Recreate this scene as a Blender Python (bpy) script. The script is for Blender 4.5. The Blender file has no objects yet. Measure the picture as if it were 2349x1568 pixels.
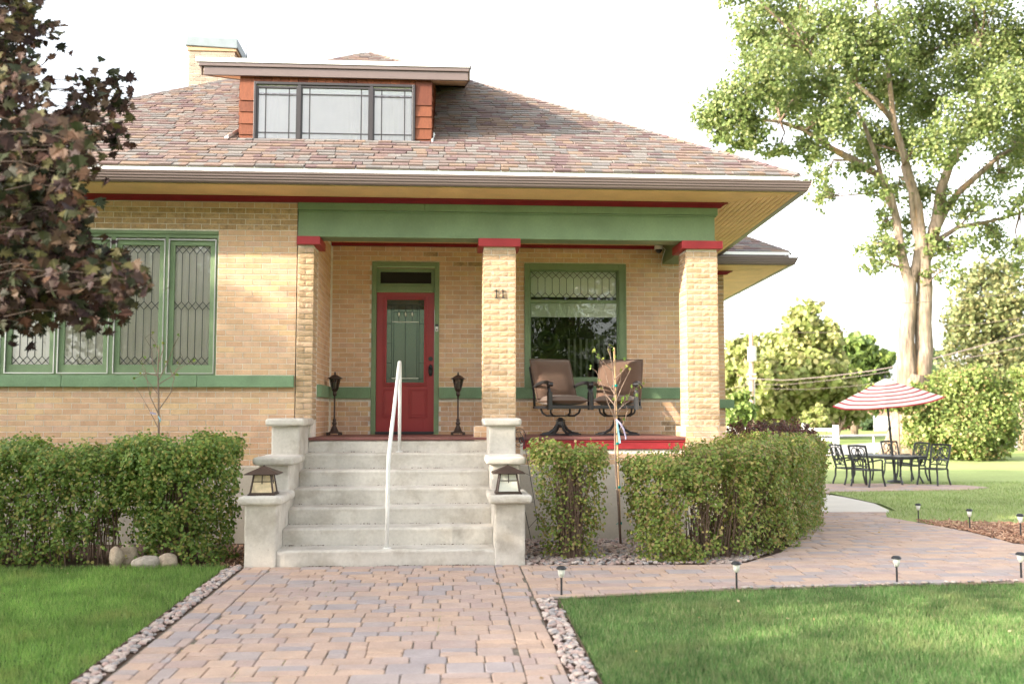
import bpy, math, random
import numpy as np
from mathutils import Vector, Matrix

sc = bpy.context.scene
COL = sc.collection
R = math.radians
rng = np.random.default_rng(7)
random.seed(7)

# ------------------------------------------------------------------ camera
F_PX, YAW, PITCH, DIST, EYE = 2225.7, R(3.768), R(4.208), 12.071, 1.54
cam_d = bpy.data.cameras.new('camera')
cam = bpy.data.objects.new('camera', cam_d)
COL.objects.link(cam)
cam.location = (0, -DIST, EYE)
cam.rotation_euler = (math.pi/2 + PITCH, 0, -YAW)
cam_d.sensor_width = 36
cam_d.lens = F_PX/2349*36
cam_d.clip_end = 2000
cam_d.dof.use_dof = True
cam_d.dof.focus_distance = 11.8
cam_d.dof.aperture_fstop = 1.6
sc.camera = cam

# ------------------------------------------------------------------ world, sun, exposure
SUN = Vector((-math.sin(R(70))*math.cos(R(19)), -math.cos(R(70))*math.cos(R(19)), math.sin(R(19))))
w = bpy.data.worlds.new('World'); sc.world = w; w.use_nodes = True
nt = w.node_tree; nt.nodes.clear()
sky = nt.nodes.new('ShaderNodeTexSky'); sky.sky_type = 'NISHITA'; sky.sun_disc = False
sky.sun_elevation = R(19); sky.sun_rotation = math.atan2(SUN.x, SUN.y)
sky.air_density = 1.0; sky.dust_density = 3.0; sky.ozone_density = 1.0
hs = nt.nodes.new('ShaderNodeHueSaturation'); hs.inputs['Saturation'].default_value = 0.22
bg = nt.nodes.new('ShaderNodeBackground'); bg.inputs['Strength'].default_value = 0.15
wo = nt.nodes.new('ShaderNodeOutputWorld')
nt.links.new(sky.outputs[0], hs.inputs['Color']); nt.links.new(hs.outputs[0], bg.inputs['Color'])
nt.links.new(bg.outputs[0], wo.inputs['Surface'])
sl = bpy.data.lights.new('sun', 'SUN'); sl.energy = 2.7; sl.angle = R(0.6); sl.color = (1, .87, .70)
so = bpy.data.objects.new('sun', sl); COL.objects.link(so)
so.rotation_euler = SUN.to_track_quat('Z', 'Y').to_euler()
sc.view_settings.view_transform = 'Standard'
sc.view_settings.look = 'None'
sc.view_settings.gamma = 1
sc.view_settings.exposure = 2.30
sc.cycles.max_bounces = 8
sc.cycles.transparent_max_bounces = 12

# ------------------------------------------------------------------ measuring helpers
def ray(u, v):
    x = (u-1174.5)/F_PX; y = -(v-784)/F_PX
    sA, cA, sB, cB = math.sin(YAW), math.cos(YAW), math.sin(PITCH), math.cos(PITCH)
    return (sA*cB + x*cA - y*sA*sB, cA*cB - x*sA - y*cA*sB, sB + y*cB)
def at(u, v, Y):
    r = ray(u, v); t = (Y+DIST)/r[1]
    return Vector((r[0]*t, Y, EYE+r[2]*t))
def g(x, y):
    if y < -2.4: return .01*(y+2.4)
    t = min(1, max(0, (y+2)/14)); return -.35*t*t*(3-2*t)
def gv(y):
    t = np.clip((y+2)/14, 0, 1)
    return np.where(y < -2.4, .01*(y+2.4), -.35*t*t*(3-2*t))
def ground_at(u, v):
    z = 0
    for _ in range(50):
        r = ray(u, v); t = (z-EYE)/r[2]; p = (r[0]*t, r[1]*t-DIST); z = .5*z+.5*g(*p)
    return Vector((p[0], p[1], z))

# ------------------------------------------------------------------ materials
def nn(t, typ, **kw):
    n = t.nodes.new(typ)
    for k, v in kw.items():
        if k.startswith('i_'):
            n.inputs[k[2:].replace('_', ' ')].default_value = v
        else: setattr(n, k, v)
    return n
def mix(t, fac, a, b, mode='MIX'):
    m = t.nodes.new('ShaderNodeMix'); m.data_type = 'RGBA'; m.blend_type = mode; m.clamp_factor = True
    for s, val in ((0, fac), (6, a), (7, b)):
        if hasattr(val, 'links') or hasattr(val, 'is_linked'): t.links.new(val, m.inputs[s])
        elif s == 0: m.inputs[0].default_value = val
        else: m.inputs[s].default_value = (*val[:3], 1)
    return m.outputs[2]
def ramp(t, src, stops, interp='LINEAR'):
    r = t.nodes.new('ShaderNodeValToRGB'); r.color_ramp.interpolation = interp
    e = r.color_ramp.elements
    while len(e) < len(stops): e.new(.5)
    for i, (p, c) in enumerate(stops):
        e[i].position = p; e[i].color = (*c[:3], 1) if hasattr(c, '__len__') else (c, c, c, 1)
    t.links.new(src, r.inputs[0]); return r.outputs[0]
def piece_random(t):
    oi = t.nodes.new('ShaderNodeObjectInfo'); ge = t.nodes.new('ShaderNodeNewGeometry')
    a = nn(t, 'ShaderNodeMath', operation='ADD'); f = nn(t, 'ShaderNodeMath', operation='FRACT')
    t.links.new(oi.outputs['Random'], a.inputs[0]); t.links.new(ge.outputs['Random Per Island'], a.inputs[1])
    t.links.new(a.outputs[0], f.inputs[0]); return f.outputs[0]
def M(name, pal, rough=.75, n1=(6, .25), n2=(60, .15), bump=.25, bscale=150, spec=.3, metal=0, dirt=None, local=False, stretch=None, translucent=0, bdist=.004, sheen=0):
    """pal: one colour or a list of colours chosen per piece; n1, n2: (scale, strength) of broad and fine tone changes"""
    m = bpy.data.materials.new(name); m.use_nodes = True; t = m.node_tree; t.nodes.clear()
    out = t.nodes.new('ShaderNodeOutputMaterial'); p = t.nodes.new('ShaderNodeBsdfPrincipled')
    if local: co = t.nodes.new('ShaderNodeTexCoord').outputs['Object']
    else: co = t.nodes.new('ShaderNodeNewGeometry').outputs['Position']
    if stretch:
        mp = t.nodes.new('ShaderNodeMapping'); mp.inputs['Scale'].default_value = stretch
        t.links.new(co, mp.inputs[0]); co = mp.outputs[0]
    def noise(s, d=4, ro=.55):
        n = nn(t, 'ShaderNodeTexNoise'); n.inputs['Scale'].default_value = s; n.inputs['Detail'].default_value = d
        n.inputs['Roughness'].default_value = ro
        t.links.new(co, n.inputs['Vector']); return n.outputs['Fac']
    if isinstance(pal[0], (tuple, list)):
        k = len(pal); c = ramp(t, piece_random(t), [((i+.0)/k, pal[i]) for i in range(k)], 'CONSTANT')
    else: c = mix(t, 0, pal, pal)
    for s, a in (n1, n2):
        if a:
            f = ramp(t, noise(s), [(.25, 1-a), (.75, 1+a)])
            c = mix(t, 1.0, c, f, 'MULTIPLY')
            # ramp colours above 1 are kept by the float ramp
    if dirt:
        for (s, lo, hi, colr, amt) in dirt:
            f = ramp(t, noise(s, 8, .7), [(lo, 0), (hi, amt)])
            c = mix(t, f, c, colr)
    t.links.new(c, p.inputs['Base Color'])
    p.inputs['Roughness'].default_value = rough; p.inputs['Specular IOR Level'].default_value = spec
    p.inputs['Metallic'].default_value = metal
    if sheen: p.inputs['Sheen Weight'].default_value = sheen
    if bump:
        b = nn(t, 'ShaderNodeBump'); b.inputs['Strength'].default_value = bump; b.inputs['Distance'].default_value = bdist
        t.links.new(noise(bscale, 5, .6), b.inputs['Height']); t.links.new(b.outputs[0], p.inputs['Normal'])
    sh = p.outputs[0]
    if translucent:
        tr = t.nodes.new('ShaderNodeBsdfTranslucent'); t.links.new(c, tr.inputs['Color'])
        ms = t.nodes.new('ShaderNodeMixShader'); ms.inputs[0].default_value = translucent
        t.links.new(sh, ms.inputs[1]); t.links.new(tr.outputs[0], ms.inputs[2]); sh = ms.outputs[0]
    t.links.new(sh, out.inputs['Surface'])
    return m
def glass_mat(name, tint=(1, 1, 1), rough=.01, wave=0.0, ior=1.5, gl=(1, 1, 1), base=0.0, body=(.05, .08, .05), bscale=3):
    m = bpy.data.materials.new(name); m.use_nodes = True; t = m.node_tree; t.nodes.clear()
    out = t.nodes.new('ShaderNodeOutputMaterial')
    fr = t.nodes.new('ShaderNodeFresnel'); fr.inputs[0].default_value = ior
    tr = t.nodes.new('ShaderNodeBsdfTransparent'); tr.inputs[0].default_value = (*tint, 1)
    gs = t.nodes.new('ShaderNodeBsdfGlossy'); gs.inputs['Roughness'].default_value = rough; gs.inputs[0].default_value = (*gl, 1)
    ms = t.nodes.new('ShaderNodeMixShader')
    if wave:
        n = nn(t, 'ShaderNodeTexNoise'); n.inputs['Scale'].default_value = bscale; n.inputs['Detail'].default_value = 3
        ge = t.nodes.new('ShaderNodeNewGeometry'); t.links.new(ge.outputs['Position'], n.inputs['Vector'])
        b = nn(t, 'ShaderNodeBump'); b.inputs['Strength'].default_value = wave; b.inputs['Distance'].default_value = .02
        t.links.new(n.outputs['Fac'], b.inputs['Height']); t.links.new(b.outputs[0], gs.inputs['Normal'])
    inner = tr.outputs[0]
    if base:
        df = t.nodes.new('ShaderNodeBsdfDiffuse'); df.inputs[0].default_value = (*body, 1)
        m2 = t.nodes.new('ShaderNodeMixShader'); m2.inputs[0].default_value = base
        t.links.new(inner, m2.inputs[1]); t.links.new(df.outputs[0], m2.inputs[2]); inner = m2.outputs[0]
    t.links.new(fr.outputs[0], ms.inputs[0]); t.links.new(inner, ms.inputs[1]); t.links.new(gs.outputs[0], ms.inputs[2])
    t.links.new(ms.outputs[0], out.inputs['Surface'])
    return m

BR = [(.635,.42,.262),(.61,.395,.24),(.66,.445,.285),(.59,.375,.225),(.63,.415,.27),(.655,.45,.255),(.61,.40,.275),(.575,.36,.225),(.64,.415,.26)]
MT = dict(
 brick=M('buff_brick', BR, .85, (9, .14), (90, .14), .35, 220, dirt=[(14, .60, .75, (.20,.11,.05), .35), (160, .66, .72, (.15,.08,.04), .6)]),
 rock=M('rock_faced_brick', [(.53,.37,.235),(.50,.345,.21),(.56,.395,.255),(.46,.315,.19),(.53,.37,.25)], .9, (12, .16), (80, .16), .8, 120, bdist=.008, dirt=[(30, .60, .72, (.22,.13,.06), .5)]),
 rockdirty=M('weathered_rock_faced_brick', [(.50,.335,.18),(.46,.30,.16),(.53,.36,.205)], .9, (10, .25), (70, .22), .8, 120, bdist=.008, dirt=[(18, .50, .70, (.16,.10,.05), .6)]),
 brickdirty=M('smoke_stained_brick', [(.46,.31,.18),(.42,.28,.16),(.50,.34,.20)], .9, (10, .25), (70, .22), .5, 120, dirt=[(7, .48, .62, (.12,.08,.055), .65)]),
 mortar=M('mortar', (.78,.72,.64), .95, (12, .15), (120, .15), .4, 200),
 green=M('green_paint', (.185,.258,.145), .55, (2.2, .17), (40, .08), .12, 60, dirt=[(70, .70, .76, (.03,.05,.02), .5)]),
 greenstone=M('green_painted_stone', (.18,.28,.16), .65, (4, .14), (50, .10), .7, 60, bdist=.008, dirt=[(60, .70, .74, (.5,.5,.42), .7)]),
 red=M('red_paint', (.36,.035,.042), .45, (5, .12), (60, .06), .12, 80, dirt=[(50, .72, .77, (.55,.4,.35), .5)]),
 crown=M('dark_red_paint', (.22,.014,.022), .5, (5, .12), (60, .06), .12, 80),
 door=M('door_red', (.33,.028,.034), .38, (3, .08), (60, .04), .06, 80, spec=.45),
 yellow=M('ochre_painted_board', (.88,.585,.32), .6, (3, .12), (50, .06), .12, 60, stretch=(1,1,1), dirt=[(45, .68, .76, (.2,.1,.04), .6)]),
 concrete=M('painted_stucco', (.60,.56,.50), .9, (2.2, .15), (30, .08), .7, 130, bdist=.006, dirt=[(2.6, .48, .68, (.33,.28,.22), .62), (25, .60, .74, (.25,.20,.15), .5), (70, .64, .74, (.28,.24,.2), .5)]),
 stucco=M('foundation_stucco', (.56,.50,.41), .95, (2, .10), (40, .06), .4, 160),
 slabpaint=M('porch_floor_paint', (.20,.085,.075), .5, (6, .15), (50, .1), .2, 60, dirt=[(30, .6, .7, (.35,.25,.22), .5)]),
 shingle=M('asphalt_shingle', [(0.197,0.150,0.131),(0.178,0.127,0.118),(0.197,0.178,0.166),(0.163,0.150,0.145),(0.222,0.163,0.125),(0.148,0.103,0.103),(0.202,0.185,0.172),(0.212,0.152,0.128),(0.182,0.144,0.131)], .95, (20, .10), (260, .30), .6, 500, spec=.15),
 roofbase=M('roof_felt', (.09,.06,.05), .95),
 cedar=M('cedar_shingle', [(0.173,0.056,0.027),(0.144,0.045,0.022),(0.202,0.066,0.032),(0.122,0.036,0.020)], .6, (6, .2), (30, .25), .4, 40, stretch=(6,6,1)),
 gutter=M('brown_gutter_metal', (.165,.125,.115), .35, (2, .06), (40, .04), .03, 60, spec=.5, metal=.2),
 white=M('white_enamel', (.74,.73,.70), .4, (5, .05), (50, .05), .05, 60, dirt=[(40, .70, .76, (.35,.2,.1), .6)]),
 drip=M('white_drip_edge', (.82,.82,.80), .3, (5, .03), (50, .02), .02, 60, spec=.5),
 alu=M('aluminium_trim', (.62,.61,.60), .35, (5, .06), (50, .04), .03, 60, metal=.6),
 black=M('black_metal', (.022,.022,.025), .42, (12, .2), (60, .15), .15, 90, spec=.5, dirt=[(35, .66, .76, (.15,.12,.10), .5)]),
 bronze=M('bronze_metal', (.065,.042,.034), .45, (12, .25), (60, .15), .15, 90, spec=.5, metal=.3, dirt=[(30, .6, .75, (.22,.2,.19), .5)]),
 winframe=M('dark_bronze_frame', (.035,.03,.032), .4, (5, .1), (50, .05), .03, 60, spec=.5),
 lead=M('lead_came', (.03,.03,.032), .5, bump=0),
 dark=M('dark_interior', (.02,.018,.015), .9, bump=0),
 curtain=M('sheer_curtain', (.95,.86,.83), .95, (4, .06), (200, .04), .1, 400, translucent=.06),
 blind=M('window_blind', (.90,.90,.84), .9, (4, .05), (60, .04), .05, 100),
 cushion=M('brown_cushion', (.125,.074,.052), .85, (6, .12), (250, .08), .25, 500, sheen=.3),
 amber=M('amber_art_glass', (.75,.60,.38), .35, (14, .3), (4, .3), .05, 40, spec=.5),
 milk=M('frosted_glass', (.72,.71,.62), .3, (14, .06), (60, .05), .05, 40, spec=.5),
 bark=M('pale_bark', (.23,.175,.13), .95, (2.5, .3), (7, .6), 1.0, 9, bdist=.08, stretch=(1,1,.22), dirt=[(1.4, .55, .7, (.42,.22,.07), .6)]),
 twig=M('brown_twig', (.17,.115,.085), .9, (10, .25), (60, .2), .3, 60),
 twigdark=M('dark_twig', (.07,.05,.042), .9, (10, .25), (60, .2), .3, 60),
 twiglight=M('pale_twig', (.36,.27,.21), .85, (10, .25), (60, .2), .3, 60),
 barebark=M('sapling_bark', (.25,.18,.14), .85, (10, .25), (60, .2), .3, 60),
 vane=M('grey_vertical_blind', (.22,.22,.2), .9, bump=0),
 wood=M('raw_stake_wood', (.55,.36,.2), .8, (6, .12), (60, .1), .2, 90, stretch=(1,1,.2)),
 paver=M('tumbled_paver', [(.47,.335,.265),(.43,.325,.28),(.49,.345,.26),(.39,.32,.295),(.475,.35,.29),(.365,.31,.30),(.45,.32,.25),(.505,.36,.275),(.42,.31,.27)], .92, (5, .12), (60, .10), .4, 130, dirt=[(4, .5, .7, (.40,.34,.31), .45), (90, .68, .74, (.55,.47,.4), .5)]),
 sand=M('joint_sand', (.20,.17,.135), .98, (20, .3), (120, .3), .8, 200, dirt=[(12, .55, .68, (.10,.14,.05), .6)]),
 slab=M('pale_concrete', (.62,.57,.50), .9, (2, .08), (60, .05), .3, 120),
 road=M('asphalt_road', (.44,.42,.41), .95, (1, .08), (12, .06), .3, 60),
 soil=M('garden_soil', (.13,.085,.06), .98, (4, .25), (60, .3), 1, 60, bdist=.02),
 pebble=M('river_pebble', [(.47,.375,.33),(.42,.315,.28),(.35,.32,.31),(.54,.46,.41),(.45,.32,.28),(.31,.285,.275),(.50,.40,.345)], .75, (30, .15), (120, .1), .2, 200),
 boulder=M('boulder', [(.44,.35,.27),(.50,.43,.36),(.38,.33,.28)], .9, (9, .2), (60, .2), .6, 60),
 bark_chip=M('bark_chip', [(0.459,0.270,0.176),(0.351,0.189,0.121),(0.567,0.365,0.243),(0.270,0.149,0.101)], .95, (20, .2), (80, .15), .4, 90),
 chimcap=M('galvanised_chimney_cap', (.20,.235,.25), .5, (5, .12), (50, .05), .05, 60),
 chimbrick=M('chimney_brick', [(0.311,0.248,0.193),(0.289,0.227,0.175),(0.326,0.263,0.206)], .9, (9, .1), (70, .1), .3, 150, dirt=[(12, .62, .76, (.25,.13,.07), .5)]),
 teal=M('teal_tie', (.0,.32,.27), .5, bump=0),
 bluetag=M('pale_blue_tag', (.32,.62,.72), .5, bump=0),
 lilactag=M('lilac_tag', (.50,.44,.62), .5, bump=0),
 stripe=M('red_umbrella_cloth', (.45,.03,.06), .85, (3, .08), (80, .05), .1, 200, translucent=.3),
 cloth=M('white_umbrella_cloth', (.80,.77,.68), .85, (3, .05), (80, .05), .1, 200, translucent=.3),
 farwhite=M('white_painted_wood', (.78,.77,.74), .6, (4, .05), (30, .05), .1, 60),
 pole=M('utility_pole_wood', (.40,.28,.22), .9, (2, .2), (20, .2), .3, 30, stretch=(1,1,.15)),
 farbrick=M('far_house_brick', (.42,.24,.19), .9, (4, .15), (20, .1), .2, 40),
 glass=glass_mat('window_glass', (.98,.99,.98), .01, .05),
 glass_dark=glass_mat('dark_window_glass', (.86,.88,.83), .01, .35, 1.62, bscale=1.6),
 glass_up=glass_mat('dormer_glass', (.99,.99,.99), .01, .03, 1.95),
 glass_tex=glass_mat('textured_door_glass', (.42,.50,.40), .12, 1.0, 1.9, bscale=90, base=.5, body=(.035,.05,.033)),
)
def leafmat(name, pal, rough=.5, tl=.3, spec=.35):
    return M(name, pal, rough, (1.5, .18), (0, 0), 0, spec=spec, translucent=tl)
LF = dict(
 hedge=leafmat('hedge_leaf', [(0.200,0.301,0.063),(0.147,0.242,0.052),(0.263,0.349,0.081),(0.116,0.194,0.046),(0.336,0.369,0.092),(0.179,0.272,0.069),(0.221,0.320,0.069),(0.420,0.369,0.115)], tl=.38),
 hedgedry=leafmat('dry_hedge_leaf', [(.23,.31,.07),(.33,.36,.09),(.17,.25,.055),(.42,.36,.12),(.28,.34,.08),(.38,.29,.13),(.20,.29,.06)], tl=.38),
 burg=leafmat('burgundy_leaf', [(.13,.045,.045),(.20,.075,.06),(.10,.06,.04),(.17,.11,.06),(.22,.10,.08)]),
 maple=leafmat('maple_leaf', [(0.058,0.033,0.024),(0.044,0.048,0.020),(0.073,0.035,0.025),(0.031,0.032,0.020),(0.084,0.076,0.025),(0.044,0.024,0.023),(0.099,0.051,0.030),(0.037,0.045,0.020),(0.125,0.079,0.051),(0.052,0.028,0.027)], .6, .3, .22),
 cotton=leafmat('cottonwood_leaf', [(0.200,0.249,0.080),(0.158,0.215,0.066),(0.242,0.284,0.095),(0.134,0.181,0.062),(0.292,0.310,0.123),(0.183,0.232,0.080)], tl=.42),
 lime=leafmat('lime_leaf', [(.36,.39,.13),(.30,.35,.11),(.42,.42,.17),(.25,.30,.09),(.40,.37,.17)], tl=.42),
 mid=leafmat('mid_leaf', [(.20,.28,.07),(.15,.22,.055),(.25,.31,.08),(.12,.18,.05)]),
 pine=leafmat('pine_needle', [(.22,.22,.09),(.16,.19,.07),(.27,.25,.11),(.19,.22,.09)]),
 darkleaf=leafmat('dark_leaf', [(.06,.10,.04),(.08,.12,.05),(.05,.08,.035)]),
 lilac=leafmat('lilac_leaf', [(.25,.32,.09),(.19,.26,.07),(.30,.34,.11),(.14,.20,.055),(.26,.31,.09),(.22,.29,.08),(.40,.30,.14),(.28,.33,.10)], tl=.4),
 dry=leafmat('dry_leaf', [(.45,.32,.16),(.38,.25,.12),(.55,.42,.25),(.5,.42,.12)], .7, .2),
 sap=leafmat('sapling_leaf', [(.22,.36,.06),(.30,.34,.07),(.20,.30,.06)]),
 grass=M('grass_blade', [(0.213,0.370,0.083),(0.168,0.308,0.066),(0.269,0.437,0.099),(0.235,0.381,0.088),(0.347,0.437,0.143),(0.129,0.246,0.055)], .5, (.8, .38), (5, .3), 0, spec=.35, translucent=.45, dirt=[(1.3, .54, .68, (.38,.40,.13), .7), (4, .6, .72, (.42,.38,.18), .4)]),
 grassb=M('blue_green_grass_blade', [(0.149,0.287,0.083),(0.115,0.241,0.066),(0.207,0.345,0.110),(0.172,0.299,0.088),(0.299,0.368,0.154),(0.380,0.380,0.198),(0.103,0.207,0.061)], .5, (1.0, .38), (6, .3), 0, spec=.35, translucent=.45, dirt=[(1.5, .54, .68, (.34,.35,.16), .65), (4, .6, .72, (.42,.38,.20), .4)]),
 grassfar=M('pale_grass_blade', [(.27,.36,.11),(.22,.31,.09),(.33,.40,.15),(.38,.41,.19)], .5, (.5, .3), (5, .2), 0, spec=.3, translucent=.4, dirt=[(.6, .52, .68, (.42,.42,.2), .5)]),
 lawnbase=M('lawn_thatch', (.06,.105,.025), .95, (2, .25), (60, .3), .8, 80, bdist=.02),
 farlawn=M('far_lawn_turf', (.31,.37,.13), .9, (.35, .18), (9, .18), .8, 40, bdist=.03),
 terrain=M('terrain_turf', (.25,.32,.09), .95, (.2, .2), (5, .15), .5, 20, bdist=.03),
)
# ------------------------------------------------------------------ mesh helpers
def tag(o, label=None, cat=None, group=None, kind=None):
    for k, v in (('label', label), ('category', cat), ('group', group), ('kind', kind)):
        if v: o[k] = v
    return o
def thing(name, loc, label, cat, group=None, rz=0):
    o = bpy.data.objects.new(name, None); COL.objects.link(o)
    o.location = loc; o.rotation_euler = (0, 0, rz); o.empty_display_size = .1
    return tag(o, label, cat, group)
def wloc(o):
    v = Vector((0, 0, 0))
    while o is not None: v = v + Vector(o.location); o = o.parent
    return v
class MB:
    def __init__(s): s.v = []; s.f = []; s.m = []; s.cur = 0
    def add(s, vs, fs):
        b = len(s.v); s.v += [tuple(p) for p in vs]; s.f += [tuple(i+b for i in f) for f in fs]; s.m += [s.cur]*len(fs); return s
    def box(s, x0, y0, z0, x1, y1, z1):
        return s.add([(x0,y0,z0),(x1,y0,z0),(x1,y1,z0),(x0,y1,z0),(x0,y0,z1),(x1,y0,z1),(x1,y1,z1),(x0,y1,z1)],
                     [(0,3,2,1),(4,5,6,7),(0,1,5,4),(1,2,6,5),(2,3,7,6),(3,0,4,7)])
    def hexa(s, b, t):
        return s.add(list(b)+list(t), [(3,2,1,0),(4,5,6,7),(0,1,5,4),(1,2,6,5),(2,3,7,6),(3,0,4,7)])
    def prism(s, poly, z0, z1):
        n = len(poly); zz = (lambda p, z: z(p[0], p[1]) if callable(z) else z)
        return s.add([(p[0],p[1],zz(p,z0)) for p in poly]+[(p[0],p[1],zz(p,z1)) for p in poly],
                     [tuple(range(n-1,-1,-1)), tuple(range(n,2*n))]+[(i,(i+1)%n,(i+1)%n+n,i+n) for i in range(n)])
    def loft(s, rings, close=True, cap=True):
        b = len(s.v); n = len(rings[0]); fs = []
        for r in rings: s.v += [tuple(p) for p in r]
        for i in range(len(rings)-1):
            for j in range(n if close else n-1):
                k = (j+1) % n; fs.append((b+i*n+j, b+i*n+k, b+(i+1)*n+k, b+(i+1)*n+j))
        if cap and close:
            fs.append(tuple(b+j for j in range(n-1,-1,-1))); fs.append(tuple(b+(len(rings)-1)*n+j for j in range(n)))
        s.f += fs; s.m += [s.cur]*len(fs); return s
    def tube(s, pts, r, n=8, up=None):
        pts = [Vector(p) for p in pts]; rr = r if hasattr(r, '__len__') else [r]*len(pts); rings = []
        ref = None
        for i, p in enumerate(pts):
            d = (pts[min(i+1, len(pts)-1)]-pts[max(i-1, 0)])
            if d.length < 1e-9: d = Vector((0,0,1))
            d.normalize()
            if ref is None: ref = d.orthogonal().normalized()
            a = (ref - d*ref.dot(d)); a = a.normalized() if a.length > 1e-6 else d.orthogonal().normalized()
            ref = a; c = d.cross(a)
            rings.append([p+(a*math.cos(2*math.pi*k/n)+c*math.sin(2*math.pi*k/n))*rr[i] for k in range(n)])
        return s.loft(rings)
    def lathe(s, prof, c=(0,0,0), n=16):
        return s.loft([[(c[0]+r*math.cos(2*math.pi*k/n), c[1]+r*math.sin(2*math.pi*k/n), c[2]+z) for k in range(n)] for r, z in prof])
    def bar(s, p, q, wd, th, up=(0,0,1)):
        p, q = Vector(p), Vector(q); d = (q-p).normalized(); u = Vector(up)
        a = d.cross(u); a = a.normalized() if a.length > 1e-6 else d.orthogonal().normalized(); c = a.cross(d)
        k = [a*wd/2+c*th/2, -a*wd/2+c*th/2, -a*wd/2-c*th/2, a*wd/2-c*th/2]
        return s.hexa([p+x for x in k], [q+x for x in k])
    def build(s, name, mat, parent=None, bevel=0, smooth=False, seg=2, local=False):
        off = Vector((0,0,0)) if (local or parent is None) else wloc(parent)
        me = bpy.data.meshes.new(name)
        me.from_pydata([(a-off.x, b-off.y, c-off.z) for a, b, c in s.v], [], s.f)
        for mm in (mat if isinstance(mat, list) else [mat]): me.materials.append(mm)
        if isinstance(mat, list): me.polygons.foreach_set('material_index', s.m)
        if smooth:
            me.polygons.foreach_set('use_smooth', [True]*len(me.polygons))
        me.update()
        o = bpy.data.objects.new(name, me); COL.objects.link(o)
        if parent is not None: o.parent = parent
        if bevel:
            b = o.modifiers.new('bevel', 'BEVEL'); b.width = bevel; b.segments = seg; b.limit_method = 'ANGLE'; b.angle_limit = R(40)
            if seg > 1: me.polygons.foreach_set('use_smooth', [True]*len(me.polygons)); wn = o.modifiers.new('wn', 'WEIGHTED_NORMAL')
        return o
def box_obj(name, mat, parent, *b, bevel=0): 
    return MB().box(*b).build(name, mat, parent, bevel)
def np_mesh(name, V, Fc, mat, parent=None, smooth=False):
    """V (n,3) world coordinates, Fc (f,k) faces of equal size"""
    off = np.array(wloc(parent)) if parent is not None else np.zeros(3)
    me = bpy.data.meshes.new(name); V = (V-off).astype(np.float32); Fc = Fc.astype(np.int32)
    me.vertices.add(len(V)); me.vertices.foreach_set('co', V.ravel())
    k = Fc.shape[1]; me.loops.add(Fc.size); me.loops.foreach_set('vertex_index', Fc.ravel())
    me.polygons.add(len(Fc)); me.polygons.foreach_set('loop_start', np.arange(0, Fc.size, k, dtype=np.int32))
    me.polygons.foreach_set('loop_total', np.full(len(Fc), k, dtype=np.int32))
    if smooth: me.polygons.foreach_set('use_smooth', np.ones(len(Fc), dtype=bool))
    me.materials.append(mat); me.update(calc_edges=True)
    o = bpy.data.objects.new(name, me); COL.objects.link(o)
    if parent is not None: o.parent = parent
    return o
def unit(a): return a/np.maximum(np.linalg.norm(a, axis=1, keepdims=True), 1e-9)
def scatter(name, tv, tf, pos, nrm, size, mat, parent=None, tip=None):
    """copies of a template leaf (tv in x,y with normal z) at pos, facing nrm"""
    n = len(pos); nrm = unit(nrm)
    if tip is None:
        tip = rng.normal(size=(n, 3))
    t = unit(tip-nrm*np.sum(tip*nrm, axis=1, keepdims=True)); b = np.cross(nrm, t)
    V = pos[:, None, :] + size[:, None, None]*(tv[None, :, 0, None]*b[:, None, :] + tv[None, :, 1, None]*t[:, None, :] + tv[None, :, 2, None]*nrm[:, None, :])
    Fc = tf[None, :, :] + (np.arange(n)*len(tv))[:, None, None]
    return np_mesh(name, V.reshape(-1, 3), Fc.reshape(-1, tf.shape[1]), mat, parent)
T_LEAF = (np.array([(0,-.5,0),(.32,-.05,.08),(0,.55,0),(-.32,-.05,.08)]), np.array([(0,1,2),(0,2,3)]))
T_ROUND = (np.array([(0,-.45,0),(.42,-.25,.07),(.40,.25,.07),(0,.5,-.04),(-.40,.25,.07),(-.42,-.25,.07)]), np.array([(0,1,2,3),(0,3,4,5)]))
# a five lobed maple leaf: half outline, mirrored, folded a little along the midrib
_h = [(0,-.40),(.08,-.30),(.30,-.42),(.22,-.22),(.56,-.24),(.34,-.04),(.60,.20),(.27,.10),(.30,.26),(.12,.14),(.20,.40),(.07,.34),(0,.66)]
def _maple():
    V = [(0,-.42,0)]+[(x,y,abs(x)*.28-.10*y*y) for x, y in _h[1:-1]]+[(0,.62,-.05)]+[(-x,y,abs(x)*.28-.10*y*y) for x, y in _h[1:-1]]
    k = len(_h)-2
    A = [(0,1,2),(0,2,3),(0,3,4),(0,4,5),(0,5,6),(0,6,7),(0,7,9),(7,8,9),(0,9,k+1),(9,10,11),(9,11,k+1)]
    Bf = []
    mp = {0:0, k+1:k+1}; mp.update({i: k+1+i for i in range(1, k+1)})
    for f in A: Bf.append(tuple(mp[i] for i in reversed(f)))
    return np.array(V), np.array(A+Bf)
T_MAPLE = _maple()
def stuffed(o): o['kind'] = 'stuff'; return o

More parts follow.
